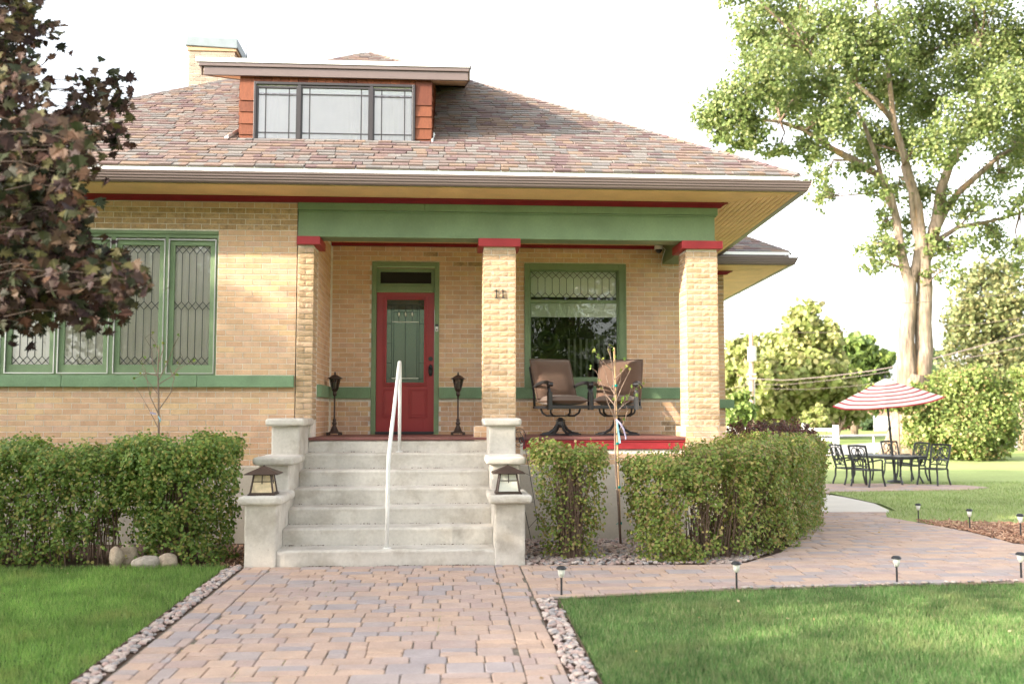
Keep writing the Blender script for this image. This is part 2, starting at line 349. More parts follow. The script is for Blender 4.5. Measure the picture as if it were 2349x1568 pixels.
# pieces laid one by one: the nearest 300 become objects, the rest one joined part
class Pieces:
    def __init__(s, name, rest, parent, limit=300): s.name, s.rest, s.parent, s.limit, s.items = name, rest, parent, limit, []
    def add(s, key, V, Fc, mat, loc, rot=None, prio=None, parent=None):
        """V local vertices, Fc faces, loc world location, rot 3x3"""
        loc = Vector(loc)
        p = prio if prio is not None else (loc-Vector((0,-DIST,EYE))).length
        s.items.append((p, len(s.items), key, V, Fc, mat, loc, rot, parent or s.parent))
    def emit(s):
        s.items.sort(key=lambda a: (a[0], a[1])); cache = {}; rest = {}
        for n, (p, _, key, V, Fc, mat, loc, rot, par) in enumerate(s.items):
            if n < s.limit:
                me = cache.get(key) if key is not None else None
                if me is None:
                    me = bpy.data.meshes.new(s.name); me.from_pydata([tuple(x) for x in V], [], [tuple(f) for f in Fc]); me.materials.append(mat)
                    if key is not None: cache[key] = me
                o = bpy.data.objects.new(s.name, me); COL.objects.link(o); o.parent = par
                if rot is not None: o.rotation_euler = rot.to_euler()
                o.location = loc-wloc(par)
            else:
                mb = rest.setdefault((par.name, mat.name), (MB(), par, mat))[0]
                mb.add([(rot @ Vector(x) if rot is not None else Vector(x))+loc for x in V], Fc)
        for mb, par, mat in rest.values(): stuffed(mb.build(s.rest, mat, par))
def clip_poly(poly, x0, x1, y0, y1):
    def cut(P, f, inter):
        out = []
        for i in range(len(P)):
            a, b = P[i], P[(i+1) % len(P)]
            fa, fb = f(a), f(b)
            if fa: out.append(a)
            if fa != fb: out.append(inter(a, b))
        return out
    def ix(x): return lambda a, b: (x, a[1]+(b[1]-a[1])*(x-a[0])/(b[0]-a[0]))
    def iy(y): return lambda a, b: (a[0]+(b[0]-a[0])*(y-a[1])/(b[1]-a[1]), y)
    for f, i in ((lambda p: p[0] >= x0, ix(x0)), (lambda p: p[0] <= x1, ix(x1)), (lambda p: p[1] >= y0, iy(y0)), (lambda p: p[1] <= y1, iy(y1))):
        poly = cut(poly, f, i)
        if len(poly) < 3: return []
    return poly
def parea(P): return .5*sum(P[i][0]*P[(i+1)%len(P)][1]-P[(i+1)%len(P)][0]*P[i][1] for i in range(len(P)))
def inpoly(x, y, P):
    c = np.zeros(np.shape(x), bool); n = len(P)
    for i in range(n):
        x1, y1 = P[i][:2]; x2, y2 = P[(i+1) % n][:2]
        with np.errstate(divide='ignore', invalid='ignore'):
            k = ((y1 > y) != (y2 > y)) & (x < (x2-x1)*(y-y1)/((y2-y1) if y2 != y1 else 1e-9)+x1)
        c ^= k
    return c

# ------------------------------------------------------------------ the ground
xs = np.concatenate([np.linspace(-300,-12,12), np.linspace(-10,20,61), np.linspace(24,400,24)])
ys = np.concatenate([np.linspace(-200,-14,10), np.linspace(-12,14,53), np.linspace(18,500,26)])
X, Y = np.meshgrid(xs, ys); Z = gv(Y)-.03
V = np.stack([X, Y, Z], -1).reshape(-1, 3); nx = len(xs)
idx = np.arange(len(V)).reshape(len(ys), nx)
Fc = np.stack([idx[:-1,:-1], idx[:-1,1:], idx[1:,1:], idx[1:,:-1]], -1).reshape(-1, 4)
tag(np_mesh('ground', V, Fc, LF['terrain']), kind='structure')

def sheet(name, poly, off, mat, parent=None, step=.5, thick=.0, kind='structure'):
    """a polygon draped over the ground, cut in cells so that it follows the slope"""
    mb = MB(); x0, x1 = min(p[0] for p in poly), max(p[0] for p in poly); y0, y1 = min(p[1] for p in poly), max(p[1] for p in poly)
    yy = y0
    while yy < y1:
        ye = min(yy+step, y1); P = clip_poly(list(poly), x0, x1, yy, ye)
        if len(P) > 2: mb.add([(p[0], p[1], g(p[0], p[1])+off) for p in P], [tuple(range(len(P))) if parea(P) > 0 else tuple(range(len(P)-1,-1,-1))])
        yy = ye
    o = mb.build(name, mat, parent)
    if kind and parent is None: o['kind'] = kind
    return o

LAWN_L = [(-9,-7.4),(-2.19,-7.4),(-2.19,-2.05),(-2.6,-2.02),(-9,-2.15)]
LAWN_R = [(.90,-7.4),(14,-7.4),(14,-2.9),(5.23,-3.50),(3.37,-3.58),(2.165,-3.70),(.94,-3.93)]
LAWN_FAR = [(6.85,1.3),(6.93,.95),(7.05,.95),(9.0,1.2),(30,1.6),(60,12),(60,30.0),(9.2,30.0),(6.6,20.0),(8.6,13.3),(9.6,13.6),(11.5,13.7),(13.6,12.8),(13.8,12.0),(12.8,11.35),(9.05,10.9),(8.9,9.06),(8.53,6.75),(7.9,4.74),(7.3,3.9),(6.92,2.9)]
sheet('lawn', LAWN_L, .0, LF['lawnbase']); sheet('lawn', LAWN_R, .0, LF['lawnbase']); sheet('lawn', LAWN_FAR, .0, LF['farlawn'])
BED_L = [(-9,-2.12),(-2.6,-2.0),(-2.19,-2.03),(-2.02,-2.03),(-2.02,0.02),(-9,0.02)]
BED_R = [(.79,-2.18),(3.0,-2.18),(3.6,-1.5),(4.0,-.75),(4.6,.4),(5.3,2.0),(5.9,3.4),(6.25,4.4),(7.2,7.0),(5,7.0),(3.5,4.6),(3.5,.05),(.79,.05)]
sheet('garden_bed', BED_L, -.004, MT['soil']); sheet('garden_bed', BED_R, -.004, MT['soil'])
MULCH = [(7.0,.90),(7.05,1.95),(7.0,2.0),(7.6,1.25),(8.8,1.15),(12,1.3),(12,-2.3),(7.9,-2.3),(7.2,-1.6),(6.75,-.95),(6.85,0.0)]
MULCH = [(6.98,2.15),(8.4,1.35),(12.5,1.0),(12.5,-2.2),(8.2,-2.2),(7.15,-1.5),(6.72,-.93),(6.86,.3),(6.88,1.2)]
sheet('mulch_bed', MULCH, .006, MT['soil'])
SLAB = [(6.23,4.25),(7.45,4.1),(7.55,4.3),(7.75,4.7),(8.4,6.7),(8.75,9.0),(8.7,10.4),(7.7,10.4),(6.9,7.2)]
o = MB().prism(SLAB, lambda x, y: g(x,y)-.08, lambda x, y: g(x,y)+.012).build('concrete_path', MT['slab'], bevel=.008); tag(o, kind='structure')
PATIO = [(9.0+0,10.5),(9.15,10.85),(12.8,11.3),(13.75,12.0),(13.55,12.8),(11.5,13.6),(9.6,13.5),(8.6,13.2),(7.6,12.2),(7.7,10.45)]
patio = sheet('patio', PATIO, .006, MT['sand'])
# road, verge and far drive beyond the garden
rp = [ground_at(u, v) for u, v in ((1700,1058),(2029,1036),(2349,1022),(2349,1000),(2037,1013),(1700,1035))]
rd = [(p.x, p.y) for p in rp]
d1 = ((rd[2][0]-rd[1][0]), (rd[2][1]-rd[1][1])); d0 = ((rd[0][0]-rd[1][0]), (rd[0][1]-rd[1][1]))
sheet('road', [rd[0], rd[1], (58, rd[1][1]+ (58-rd[1][0])*.55), (64, 74), rd[4], rd[5]], .0, MT['road'], step=200)
fd = [ground_at(u, v) for u, v in ((1860,1004),(2060,998),(2060,994),(1860,998))]
sheet('driveway', [(p.x, p.y) for p in fd], .0, MT['road'], step=500)

# ------------------------------------------------------------------ pavers
def paver_geo(P, h=.03, bev=.006):
    """P polygon round its own centre; top face set in from the sides"""
    n = len(P); cx = sum(p[0] for p in P)/n; cy = sum(p[1] for p in P)/n
    def inset(p, d):
        vx, vy = p[0]-cx, p[1]-cy; L = math.hypot(vx, vy) or 1; return (p[0]-vx/L*d*1.4, p[1]-vy/L*d*1.4)
    I = [inset(p, bev) for p in P]
    V = [(p[0], p[1], -h) for p in P]+[(p[0], p[1], -bev*.8) for p in P]+[(p[0], p[1], random.uniform(-.0012,.0012)) for p in I]
    Fc = [tuple(range(2*n, 3*n))]+[(i, (i+1)%n, (i+1)%n+n, i+n) for i in range(n)]+[(i+n, (i+1)%n+n, (i+1)%n+2*n, i+2*n) for i in range(n)]
    return V, Fc
def rounded(x0, x1, y0, y1, c):
    j = lambda: random.uniform(-.003, .003)
    return [(x0+c+j(),y0+j()),(x1-c+j(),y0+j()),(x1+j(),y0+c),(x1+j(),y1-c),(x1-c,y1+j()),(x0+c,y1+j()),(x0+j(),y1-c),(x0+j(),y0+c)]
def lay(pc, region, x0, x1, y0, y1, depths, lens, gap=.007, off=.022):
    y = y1
    while y > y0:
        d = random.choice(depths); ya = y-d; x = x0-random.uniform(0, .2)
        while x < x1:
            L = random.choice(lens); split = d > .2 and random.random() < .35
            cells = [(ya, y)] if not split else [(ya, ya+d/2), (ya+d/2, y)]
            for (a, b) in cells:
                xx0, xx1, yy0, yy1 = max(x, x0)+gap/2, min(x+L, x1)-gap/2, a+gap/2, b-gap/2
                if xx1-xx0 < .03: continue
                P = rounded(xx0, xx1, yy0, yy1, min(.014, (xx1-xx0)*.2))
                if region is not None:
                    ok = [bool(inpoly(np.array(p[0]), np.array(p[1]), region)) for p in P]
                    if not any(ok): continue
                    if not all(ok):
                        P = clip_poly(list(region), xx0, xx1, yy0, yy1)
                        if len(P) < 3 or abs(parea(P)) < .002: continue
                        if parea(P) < 0: P = P[::-1]
                        if len(P) > 14: continue
                cx = sum(p[0] for p in P)/len(P); cy = sum(p[1] for p in P)/len(P)
                V, Fc = paver_geo([(p[0]-cx, p[1]-cy) for p in P])
                sl = (g(cx, cy+.05)-g(cx, cy-.05))/.1
                V = [(a_, b_, c_+b_*sl) for a_, b_, c_ in V]
                pc.add(None, V, Fc, MT['paver'], (cx, cy, g(cx, cy)+off+random.uniform(-.002,.002)))
            x += L
        y = ya
PATH = [(-2.02,-7.4),(.70,-7.4),(.735,-3.86),(.79,-3.86),(1.0,-3.84),(2.165,-3.60),(3.37,-3.47),(5.23,-3.38),(14,-2.9),(14,-2.3),(8.2,-2.3),(7.1,-1.55),(6.66,-.93),(6.82,.3),(6.84,1.5),(6.86,2.85),(7.3,3.85),(7.42,4.08),(6.23,4.22),(5.75,3.0),(5.3,2.0),(4.65,.5),(4.05,-.75),(3.65,-1.5),(3.05,-2.2),(2.5,-2.31),(1.9,-2.27),(.79,-2.2),(.79,-2.16),(-2.02,-2.16)]
path = sheet('paved_path', PATH, .008, MT['sand'], step=.6)
pc = Pieces('paver', 'paver_field', path, 300)
lay(pc, None, -2.0, -1.74, -7.2, -2.17, (.23, .16, .2), (.26,), off=.022)
lay(pc, None, -1.74, .47, -7.2, -2.17, (.125,.16,.21,.16,.235), (.125,.18,.24,.24,.30))
lay(pc, None, .47, .72, -7.2, -2.17, (.16,.12,.235,.16), (.25,))
R1 = [p for p in PATH]
lay(pc, [(.73,-2.2),(.73,-3.84),(1.0,-3.83),(2.165,-3.60),(3.37,-3.47),(5.23,-3.38),(14,-2.9),(14,-2.3),(8.2,-2.3),(7.1,-1.55),(6.66,-.93),(6.82,.3),(6.84,1.5),(6.86,2.85),(7.3,3.85),(7.42,4.08),(6.23,4.22),(5.75,3.0),(5.3,2.0),(4.65,.5),(4.05,-.75),(3.65,-1.5),(3.05,-2.2),(2.5,-2.31),(1.9,-2.27)],
    .73, 11.5, -3.86, 4.2, (.16,.21,.16,.13), (.18,.24,.30,.36,.40))
pc.emit()
pp = Pieces('paver', 'paver_field', patio, 120)
lay(pp, PATIO, 7.6, 13.8, 10.4, 13.6, (.3,), (.3,.45,.6), off=.015); pp.emit()

# stones along the path
def stone(seed, s=(1,.75,.5)):
    r = random.Random(seed); V = []; n = 8
    for i, (z, rad) in enumerate(((-.5,.35),(-.25,.85),(.12,1.0),(.42,.72),(.52,.2))):
        for k in range(n):
            a = 2*math.pi*k/n; q = rad*(1+r.uniform(-.12,.12)); V.append((.5*q*math.cos(a)*s[0], .5*q*math.sin(a)*s[1], z*s[2]*.9))
    Fc = [tuple(range(n-1,-1,-1)), tuple(range(4*n, 5*n))]+[(i*n+k, i*n+(k+1)%n, (i+1)*n+(k+1)%n, (i+1)*n+k) for i in range(4) for k in range(n)]
    return V, Fc
STN = [stone(i, (1, random.uniform(.6,.85), random.uniform(.35,.55))) for i in range(8)]
def strip(x0, x1, y0, y1, count, limit, slant=0, szr=(.03,.085)):
    bed = sheet('pebble_border', [(x0,y0),(x1,y0),(x1+slant,y1),(x0+slant,y1)], .004, MT['soil'], step=.5)
    pc = Pieces('stone', 'pebbles', bed, limit)
    for i in range(count):
        t = random.random(); y = y0+(y1-y0)*t; x = random.uniform(x0+.015, x1-.015)+slant*t
        sz = random.uniform(*szr); k = random.randrange(8); V, Fc = STN[k]
        pc.add((k, round(sz, 2)), [(a*round(sz,2), b*round(sz,2), c*round(sz,2)) for a, b, c in V], Fc, MT['pebble'], (x, y, g(x,y)+.012+sz*.16*random.uniform(.5,1.9)),
               (Matrix.Rotation(random.uniform(0,6.28), 3, 'Z') @ Matrix.Rotation(random.uniform(-.4,.4), 3, 'X')))
    pc.emit(); return bed
strip(-2.17, -2.02, -7.2, -2.08, 900, 300, 0, (.022,.062))
strip(.70, .88, -7.2, -3.9, 520, 240, .035, (.025,.065))
# small stones between the walk and the right lawn
bed = sheet('pebble_edging', [(2.4,-3.60),(3.37,-3.50),(5.23,-3.41),(5.23,-3.36),(3.37,-3.45),(2.4,-3.55)], .004, MT['soil'])
pc = Pieces('stone', 'pebbles', bed, 60)
for i in range(60):
    x = random.uniform(2.4, 5.2); y = -3.60+(x-2.4)*.072+random.uniform(0,.04); k = random.randrange(8); V, Fc = STN[k]; sz = random.choice((.04,.05,.06))
    pc.add((k, sz), [(a*sz, b*sz, c*sz) for a, b, c in V], Fc, MT['pebble'], (x, y, g(x,y)+.03), Matrix.Rotation(random.uniform(0,6.28), 3, 'Z'))
pc.emit()
# black plastic edging along the lawns
e = MB()
for (pa, pb) in (((-2.178,-7.3),(-2.178,-2.06)), ((.885,-7.3),(.925,-3.93)), ((.925,-3.925),(2.165,-3.69)), ((2.165,-3.69),(3.37,-3.565)), ((3.37,-3.565),(5.23,-3.485)), ((5.23,-3.485),(9,-3.2))):
    n = 6
    for i in range(n):
        a = [pa[j]+(pb[j]-pa[j])*i/n for j in (0,1)]; b = [pa[j]+(pb[j]-pa[j])*(i+1)/n for j in (0,1)]
        e.bar((*a, g(*a)+.0), (*b, g(*b)+.0), .012, .045)
tag(e.build('lawn_edging', MT['soil']), kind='structure')
# pebbles in the right bed
def cover(name, poly, n, mat, size, flat=.5, off=.0):
    x0, x1 = min(p[0] for p in poly), max(p[0] for p in poly); y0, y1 = min(p[1] for p in poly), max(p[1] for p in poly)
    x = rng.uniform(x0, x1, n*3); y = rng.uniform(y0, y1, n*3); k = inpoly(x, y, poly); x, y = x[k][:n], y[k][:n]
    tv, tf = stone(3, (1,.8,.5)); tv = np.array(tv); q = np.array([f for f in tf if len(f) == 4])
    pos = np.stack([x, y, gv(y)+off+rng.uniform(0, .02, len(x))], 1); nr = rng.normal(size=(len(x),3))*.25+np.array([0,0,1])
    return pos, nr, tv, q
pos, nr, tv, q = cover('x', [(.8,-2.14),(3.0,-2.14),(3.6,-1.4),(3.4,-.1),(.8,-.05)], 2600, None, None)
tag(scatter('gravel', tv, q, pos, nr, rng.uniform(.03,.08,len(pos)), MT['pebble']), kind='stuff')
# bark chips
x = rng.uniform(6.7,12.5,16000); y = rng.uniform(-2.2,2.2,16000); k = inpoly(x, y, MULCH); x, y = x[k], y[k]
tv = np.array([(-.12,-.5,-.06),(.12,-.45,-.06),(.14,.5,-.06),(-.1,.42,-.06),(-.12,-.5,.06),(.12,-.45,.06),(.14,.5,.06),(-.1,.42,.06)])
tf = np.array([(0,3,2,1),(4,5,6,7),(0,1,5,4),(1,2,6,5),(2,3,7,6),(3,0,4,7)])
pos = np.stack([x, y, gv(y)+.01+rng.uniform(0,.03,len(x))], 1)
tag(scatter('bark_mulch', tv, tf, pos, rng.normal(size=(len(x),3))*.35+np.array([0,0,1]), rng.uniform(.04,.11,len(x)), MT['bark_chip']), kind='stuff')
k = rng.integers(0, len(x), 10)
pos = np.stack([rng.uniform(-2.5,-2.04,500), rng.uniform(-2.0,-.4,500), np.zeros(500)+.015], 1)
tag(scatter('leaf_litter', T_LEAF[0], T_LEAF[1], pos, rng.normal(size=(500,3))*.5+np.array([0,0,1]), rng.uniform(.02,.05,500), MT['bark_chip']), kind='stuff')

# grass
def blades(name, poly, n, h, wd, mat, cond=None, lean=.45, z=.0):
    x0, x1 = min(p[0] for p in poly), max(p[0] for p in poly); y0, y1 = min(p[1] for p in poly), max(p[1] for p in poly)
    x = rng.uniform(x0, x1, n); y = rng.uniform(y0, y1, n); k = inpoly(x, y, poly)
    if cond is not None: k &= cond(x, y)
    x, y = x[k], y[k]; m = len(x)
    x = x+rng.normal(0, .014, m); y = y+rng.normal(0, .012, m)
    a = rng.uniform(0, 2*math.pi, m); H = h*rng.uniform(.6, 1.15, m); W = wd*rng.uniform(.7,1.3,m)
    base = np.stack([x, y, gv(y)+z], 1); s = np.stack([np.cos(a), np.sin(a), a*0], 1)*W[:,None]*.5
    l = rng.normal(size=(m,2))*lean; top = base+np.stack([l[:,0]*H, l[:,1]*H, H], 1)
    V = np.stack([base-s, base+s, top], 1).reshape(-1, 3); Fc = np.arange(3*m).reshape(-1, 3)
    return tag(np_mesh(name, V, Fc, mat), kind='stuff')
vis = lambda x, y: (np.abs((x-(y+DIST)*.066)/(y+DIST)) < .62)
blades('grass', [(-7.5,-7.2),(-2.19,-7.2),(-2.19,-2.06),(-7.5,-2.1)], 150000, .062, .0062, LF['grass'], vis, lean=.33)
blades('grass', [(.93,-7.2),(7.5,-7.2),(7.5,-3.4),(5.23,-3.5),(3.37,-3.58),(2.165,-3.69),(.92,-3.92)], 230000, .050, .0056, LF['grassb'], vis, lean=.33)
blades('grass', LAWN_FAR, 420000, .06, .012, LF['grassfar'], lambda x, y: (y < 14) & (x < 16) & vis(x, y))

# dry leaves, clippings on lawns and paving
x = rng.uniform(-5, 8, 260); y = rng.uniform(-6.8, 2.5, 260)
pos = np.stack([x, y, gv(y)+.045], 1)
inl = inpoly(x, y, LAWN_L) | inpoly(x, y, LAWN_R); inp = inpoly(x, y, PATH); pos[inl, 2] += .012; pos[inp, 2] -= .015; k = (inl & (rng.random(260) < .6)) | (inp & (rng.random(260) < .35)); pos = pos[k]
tag(scatter('fallen_leaves', T_LEAF[0], T_LEAF[1], pos, rng.normal(size=(len(pos),3))*.35+np.array([0,0,1]), rng.uniform(.015,.04,len(pos)), LF['dry']), kind='stuff')
# weeds in the joints of the path
x = rng.uniform(-2.0, .7, 2600); y = rng.uniform(-7, -2.2, 2600); k = (np.sin(x*3.1+2)*np.sin(y*2.3) > .55); x, y = x[k], y[k]; x = np.round((x+1.74)/.24)*.24-1.74+rng.normal(0,.006,len(x))
a = rng.uniform(0, 6.28, len(x)); base = np.stack([x, y, gv(y)+.012], 1); sdv = np.stack([np.cos(a), np.sin(a), a*0], 1)*.003; top = base+np.stack([rng.normal(0,.006,len(x)), rng.normal(0,.006,len(x)), rng.uniform(.01,.022,len(x))], 1)
tag(np_mesh('joint_weeds', np.stack([base-sdv, base+sdv, top], 1).reshape(-1,3), np.arange(3*len(x)).reshape(-1,3), LF['grass']), kind='stuff')
# ------------------------------------------------------------------ the house
house = thing('brick_house', (-1.85, 3, 0), 'single storey buff brick house with green trim, red door, porch and dormer', 'house')
H_ = .0605; CO = .069
def brick_geo(L, kind):
    if kind == 'smooth':
        b = .0025; h = H_/2; l = L/2
        V = [(-l,.003,-h),(l,.003,-h),(l,.003,h),(-l,.003,h),(-l,-.0035,-h),(l,-.0035,-h),(l,-.0035,h),(-l,-.0035,h),(-l+b,-.005,-h+b),(l-b,-.005,-h+b),(l-b,-.005,h-b),(-l+b,-.005,h-b)]
        Fc = [(8,9,10,11)]+[(i+4,(i+1)%4+4,(i+1)%4+8,i+8) for i in range(4)]+[(i,(i+1)%4,(i+1)%4+4,i+4) for i in range(4)]
        return V, Fc
    r = random.Random(kind); nx_, nz = (7 if L > .15 else 4), 4; V = []; Fc = []
    for j in range(nz+1):
        for i in range(nx_+1):
            edge = i in (0, nx_) or j in (0, nz)
            d = .004+(r.uniform(0,.0012) if edge else r.uniform(.0015,.0075)+(.002 if j == 2 else 0))
            V.append((-L/2+L*i/nx_+(0 if edge else r.uniform(-.008,.008)), -d, -H_/2+H_*j/nz+(0 if edge else r.uniform(-.004,.004))))
    for j in range(nz):
        for i in range(nx_):
            a = j*(nx_+1)+i; q = (a, a+1, a+nx_+2, a+nx_+1)
            Fc += [(q[0],q[1],q[2]),(q[0],q[2],q[3])] if r.random() < .5 else [(q[0],q[1],q[3]),(q[1],q[2],q[3])]
    b = len(V); V += [(-L/2,0,-H_/2),(L/2,0,-H_/2),(L/2,0,H_/2),(-L/2,0,H_/2)]
    c = [0, nx_, nz*(nx_+1)+nx_, nz*(nx_+1)]
    Fc += [(b,b+1,c[1],c[0]),(b+1,b+2,c[2],c[1]),(b+2,b+3,c[3],c[2]),(b+3,b,c[0],c[3])]
    return V, Fc
ROT = {'F': None, 'L': Matrix.Rotation(-math.pi/2, 3, 'Z'), 'R': Matrix.Rotation(math.pi/2, 3, 'Z')}
bricks = Pieces('brick', 'brickwork', house, 300)
def brickwork(par, face, plane, a0, a1, z0, z1, joint, style='run', openings=(), rows=None, L0=.2133, phase=0, mats=None, hidden=0):
    """face F: a is x and plane is y; faces L, R: a is y and plane is x"""
    n = int(math.ceil((joint-z1)/CO-1e-6))
    while True:
        zt = joint-n*CO; zb = zt-CO; zc = (zt+zb)/2
        if zt <= z0+.01: break
        row = n; n += 1
        if zt > z1+.02: continue
        spans = [(a0, a1)]
        for (o0, o1, oz0, oz1) in openings:
            if zc > oz0 and zc < oz1:
                spans = [q for s in spans for q in ((s[0], min(s[1], o0)), (max(s[0], o1), s[1])) if q[1]-q[0] > .02]
        st, kd = style, 'smooth'
        if rows and row in rows: kd, st = rows[row] if isinstance(rows[row], tuple) else (rows[row], style)
        pat = {'run': [L0], 'flem': [L0, L0/2+.001], 'pillar2': [L0], 'rock': [L0]}[st]
        tot = sum(pat)
        off = phase+(tot/2 if row % 2 else 0)
        k = math.floor((a0-off)/tot)-1; a = off+k*tot; i = 0; marks = []
        while a < a1+tot:
            L = pat[i % len(pat)]; marks.append((a, a+L)); a += L; i += 1
        for s in spans:
            for m0, m1 in marks:
                p, q = max(m0, s[0]), min(m1, s[1])
                if q-p < .035:
                    continue
                L = round(q-p-.008, 3); c = (p+q)/2
                kk = kd if kd == 'smooth' else (hash((row, round(c, 1))) % 14 if kd == 'rock' else 14+hash((row, round(c, 1))) % 6)
                key = (L, kk); V, Fc = GEO.get(key) or GEO.setdefault(key, brick_geo(L, kk))
                mat = MT['brick'] if kd == 'smooth' else MT['rock' if kd == 'rock' else 'rockdirty']
                if mats: mat = mats(c, zc, mat)
                loc = (c, plane, zc) if face == 'F' else (plane, c, zc)
                dd = (Vector(loc)-Vector((0,-DIST,EYE))).length+hidden
                bricks.add((key, mat.name), V, Fc, mat, loc, ROT[face], prio=dd, parent=par)
GEO = {}

# front wall left of the porch, with its window opening
OW = (-6.0, -2.84, 2.002, 3.787)
mb = MB()
for b in ((-7.0,.012,.0,OW[0],.35,4.16), (OW[0],.012,OW[3],OW[1],.35,4.16), (OW[0],.012,.0,OW[1],.35,OW[2]), (OW[1],.012,.0,-1.88,.35,4.16)): mb.box(*b)
front = mb.build('front_wall', MT['mortar'], house)
JF = 3.8023
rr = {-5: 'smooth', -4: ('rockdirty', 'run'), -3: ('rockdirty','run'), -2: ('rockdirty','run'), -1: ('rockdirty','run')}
brickwork(front, 'F', .012, -6.9, -1.876, .905, 4.15, JF, 'run', [OW], rr, phase=-1.876, hidden=0,
          mats=lambda c, z, m: m)
box_obj('foundation', MT['stucco'], house, -7.0, -.02, -.1, -2.03, .3, .895, bevel=.01)
# window sill of painted stone, in three lengths
for a, b in ((-7.0,-4.655), (-4.65,-3.05), (-3.045,-1.886)):
    box_obj('window_sill', MT['greenstone'], front, a, -.05, 1.858, b, .02, 2.002, bevel=.006)

# left window
win = MB().box(OW[0],.02,OW[2],OW[1],.10,OW[2]+.02).box(OW[0],.02,3.70,OW[1],.10,3.786).box(-2.862,.02,2.022,-2.841,.10,3.70).build('casement_window', MT['green'], house)
box_obj('head_moulding', MT['green'], win, OW[0], .0, 3.745, OW[1]+.001, .02, 3.785)
def cames(mb, x0, x1, zt, zb, y, n, h, mids=()):
    p = (x1-x0)/n; r = .0032
    def L(a, b, c, d): mb.bar((a, y, b), (c, y, d), .0065, .006, up=(0,1,0))
    segs = []; top = zt-h; cuts = []
    for m_ in mids: segs.append((top, m_+h/2)); top = m_-h/2
    segs.append((top, zb+h))
    for i in range(1, n):
        for a, b in segs: L(x0+i*p, a, x0+i*p, b)
    for i in range(n+1):
        x = x0+i*p
        for d in (-1, 1):
            if x0-1e-6 <= x+d*p <= x1+1e-6:
                L(x, zt-h, x+d*p, zt); L(x, zb+h, x+d*p, zb)
            if x0-1e-6 <= x+d*p/2 <= x1+1e-6:
                for m_ in mids: L(x, m_+h/2, x+d*p/2, m_); L(x, m_-h/2, x+d*p/2, m_)
    return mb
for (a, b) in ((-5.99,-5.405), (-5.353,-4.765), (-4.735,-4.13), (-4.076,-3.48), (-3.44,-2.865)):
    s = MB().box(a+.012,.035,2.034,b-.012,.07,2.132).box(a+.012,.035,3.605,b-.012,.07,3.668).box(a+.012,.035,2.132,a+.072,.07,3.605).box(b-.072,.035,2.132,b-.012,.07,3.605).build('sash', MT['green'], win, .003)
    MB().box(a,.005,2.022,b,.03,2.034).box(a,.005,3.668,b,.03,3.68).box(a,.005,2.034,a+.012,.03,3.668).box(b-.012,.005,2.034,b,.03,3.668).build('storm_frame', MT['alu'], win)
    cames(MB(), a+.072, b-.072, 3.605, 2.132, .054, 5, .1, (2.86,)).build('lead_came', MT['lead'], win)
    box_obj('pane', MT['glass'], win, a+.07, .058, 2.13, b-.07, .062, 3.607)
for i in range(4):
    xm = (-5.405-5.353)/2 if i == 0 else ((-4.765-4.735)/2 if i == 1 else ((-4.13-4.076)/2 if i == 2 else (-3.48-3.44)/2))
    wdt = (.052,.03,.054,.04)[i]
    box_obj('mullion', MT['green'], win, xm-wdt/2+.001, .015, 2.021, xm+wdt/2-.001, .09, 3.70)
rings = []
for i in range(240):
    x = -5.98+i*.0131; yy = .080+.007*math.sin(i*.42+1.5*math.sin(i*.07))+.004*math.sin(i*1.3)
    rings.append([(x, yy, 2.03), (x, yy+.004, 2.9), (x, yy, 3.70)])
MB().loft(rings, close=False, cap=False).build('curtain', MT['curtain'], win, smooth=True)
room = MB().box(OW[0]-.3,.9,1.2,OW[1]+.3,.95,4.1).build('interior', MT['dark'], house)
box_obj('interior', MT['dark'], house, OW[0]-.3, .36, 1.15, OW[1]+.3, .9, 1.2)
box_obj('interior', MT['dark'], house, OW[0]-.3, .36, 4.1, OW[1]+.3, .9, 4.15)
# table lamp silhouette behind the glass
lp = thing('table_lamp', (-5.17, .32, 2.0), 'grey lampshade seen through the leftmost leaded window pane', 'lamp')
MB().lathe([(.17,.34),(.10,.54)], (-5.17,.32,1.995), 16).build('lamp_shade', MT['blind'], lp)
MB().lathe([(.05,.0),(.045,.03),(.015,.06),(.015,.33)], (-5.17,.32,1.995), 10).build('stem', MT['bronze'], lp)

# porch back wall
YB = 1.7275
OD = (-1.086, -.133, 1.247, 3.693); ON = (1.089, 2.562, 1.90, 3.694)
mb = MB()
for b in ((-1.68,YB+.012,0,OD[0],2.1,4.2), (OD[0],YB+.012,OD[3],OD[1],2.1,4.2), (OD[1],YB+.012,0,ON[0],2.1,4.2), (ON[0],YB+.012,ON[3],ON[1],2.1,4.2), (ON[0],YB+.012,0,ON[1],2.1,ON[2]), (ON[1],YB+.012,0,3.45,2.1,4.2)): mb.box(*b)
back = mb.build('porch_wall', MT['mortar'], house)
JB = 3.8458
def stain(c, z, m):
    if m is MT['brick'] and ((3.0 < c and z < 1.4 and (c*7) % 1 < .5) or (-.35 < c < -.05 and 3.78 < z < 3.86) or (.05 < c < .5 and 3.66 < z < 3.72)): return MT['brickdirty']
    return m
brickwork(back, 'F', YB+.012, -1.645, 3.44, 1.93, 3.93, JB, 'run', [OD, ON], None, phase=-1.645, mats=stain)
brickwork(back, 'F', YB+.012, -1.645, 3.44, 1.25, 1.75, JB, 'flem', [OD, ON], None, phase=-1.6, mats=stain)
for a, b in ((-1.66, OD[0]-.005), (OD[1]+.005, 3.36)):
    box_obj('belt_course', MT['greenstone'], back, a, YB-.045, 1.75, b, YB+.02, 1.908, bevel=.006)
side = box_obj('porch_side_wall', MT['mortar'], house, -1.85, .36, 0, -1.672, 2.0, 4.2)
brickwork(side, 'R', -1.672, .42, YB, 1.93, 3.93, JB, 'run', (), None, phase=.42)
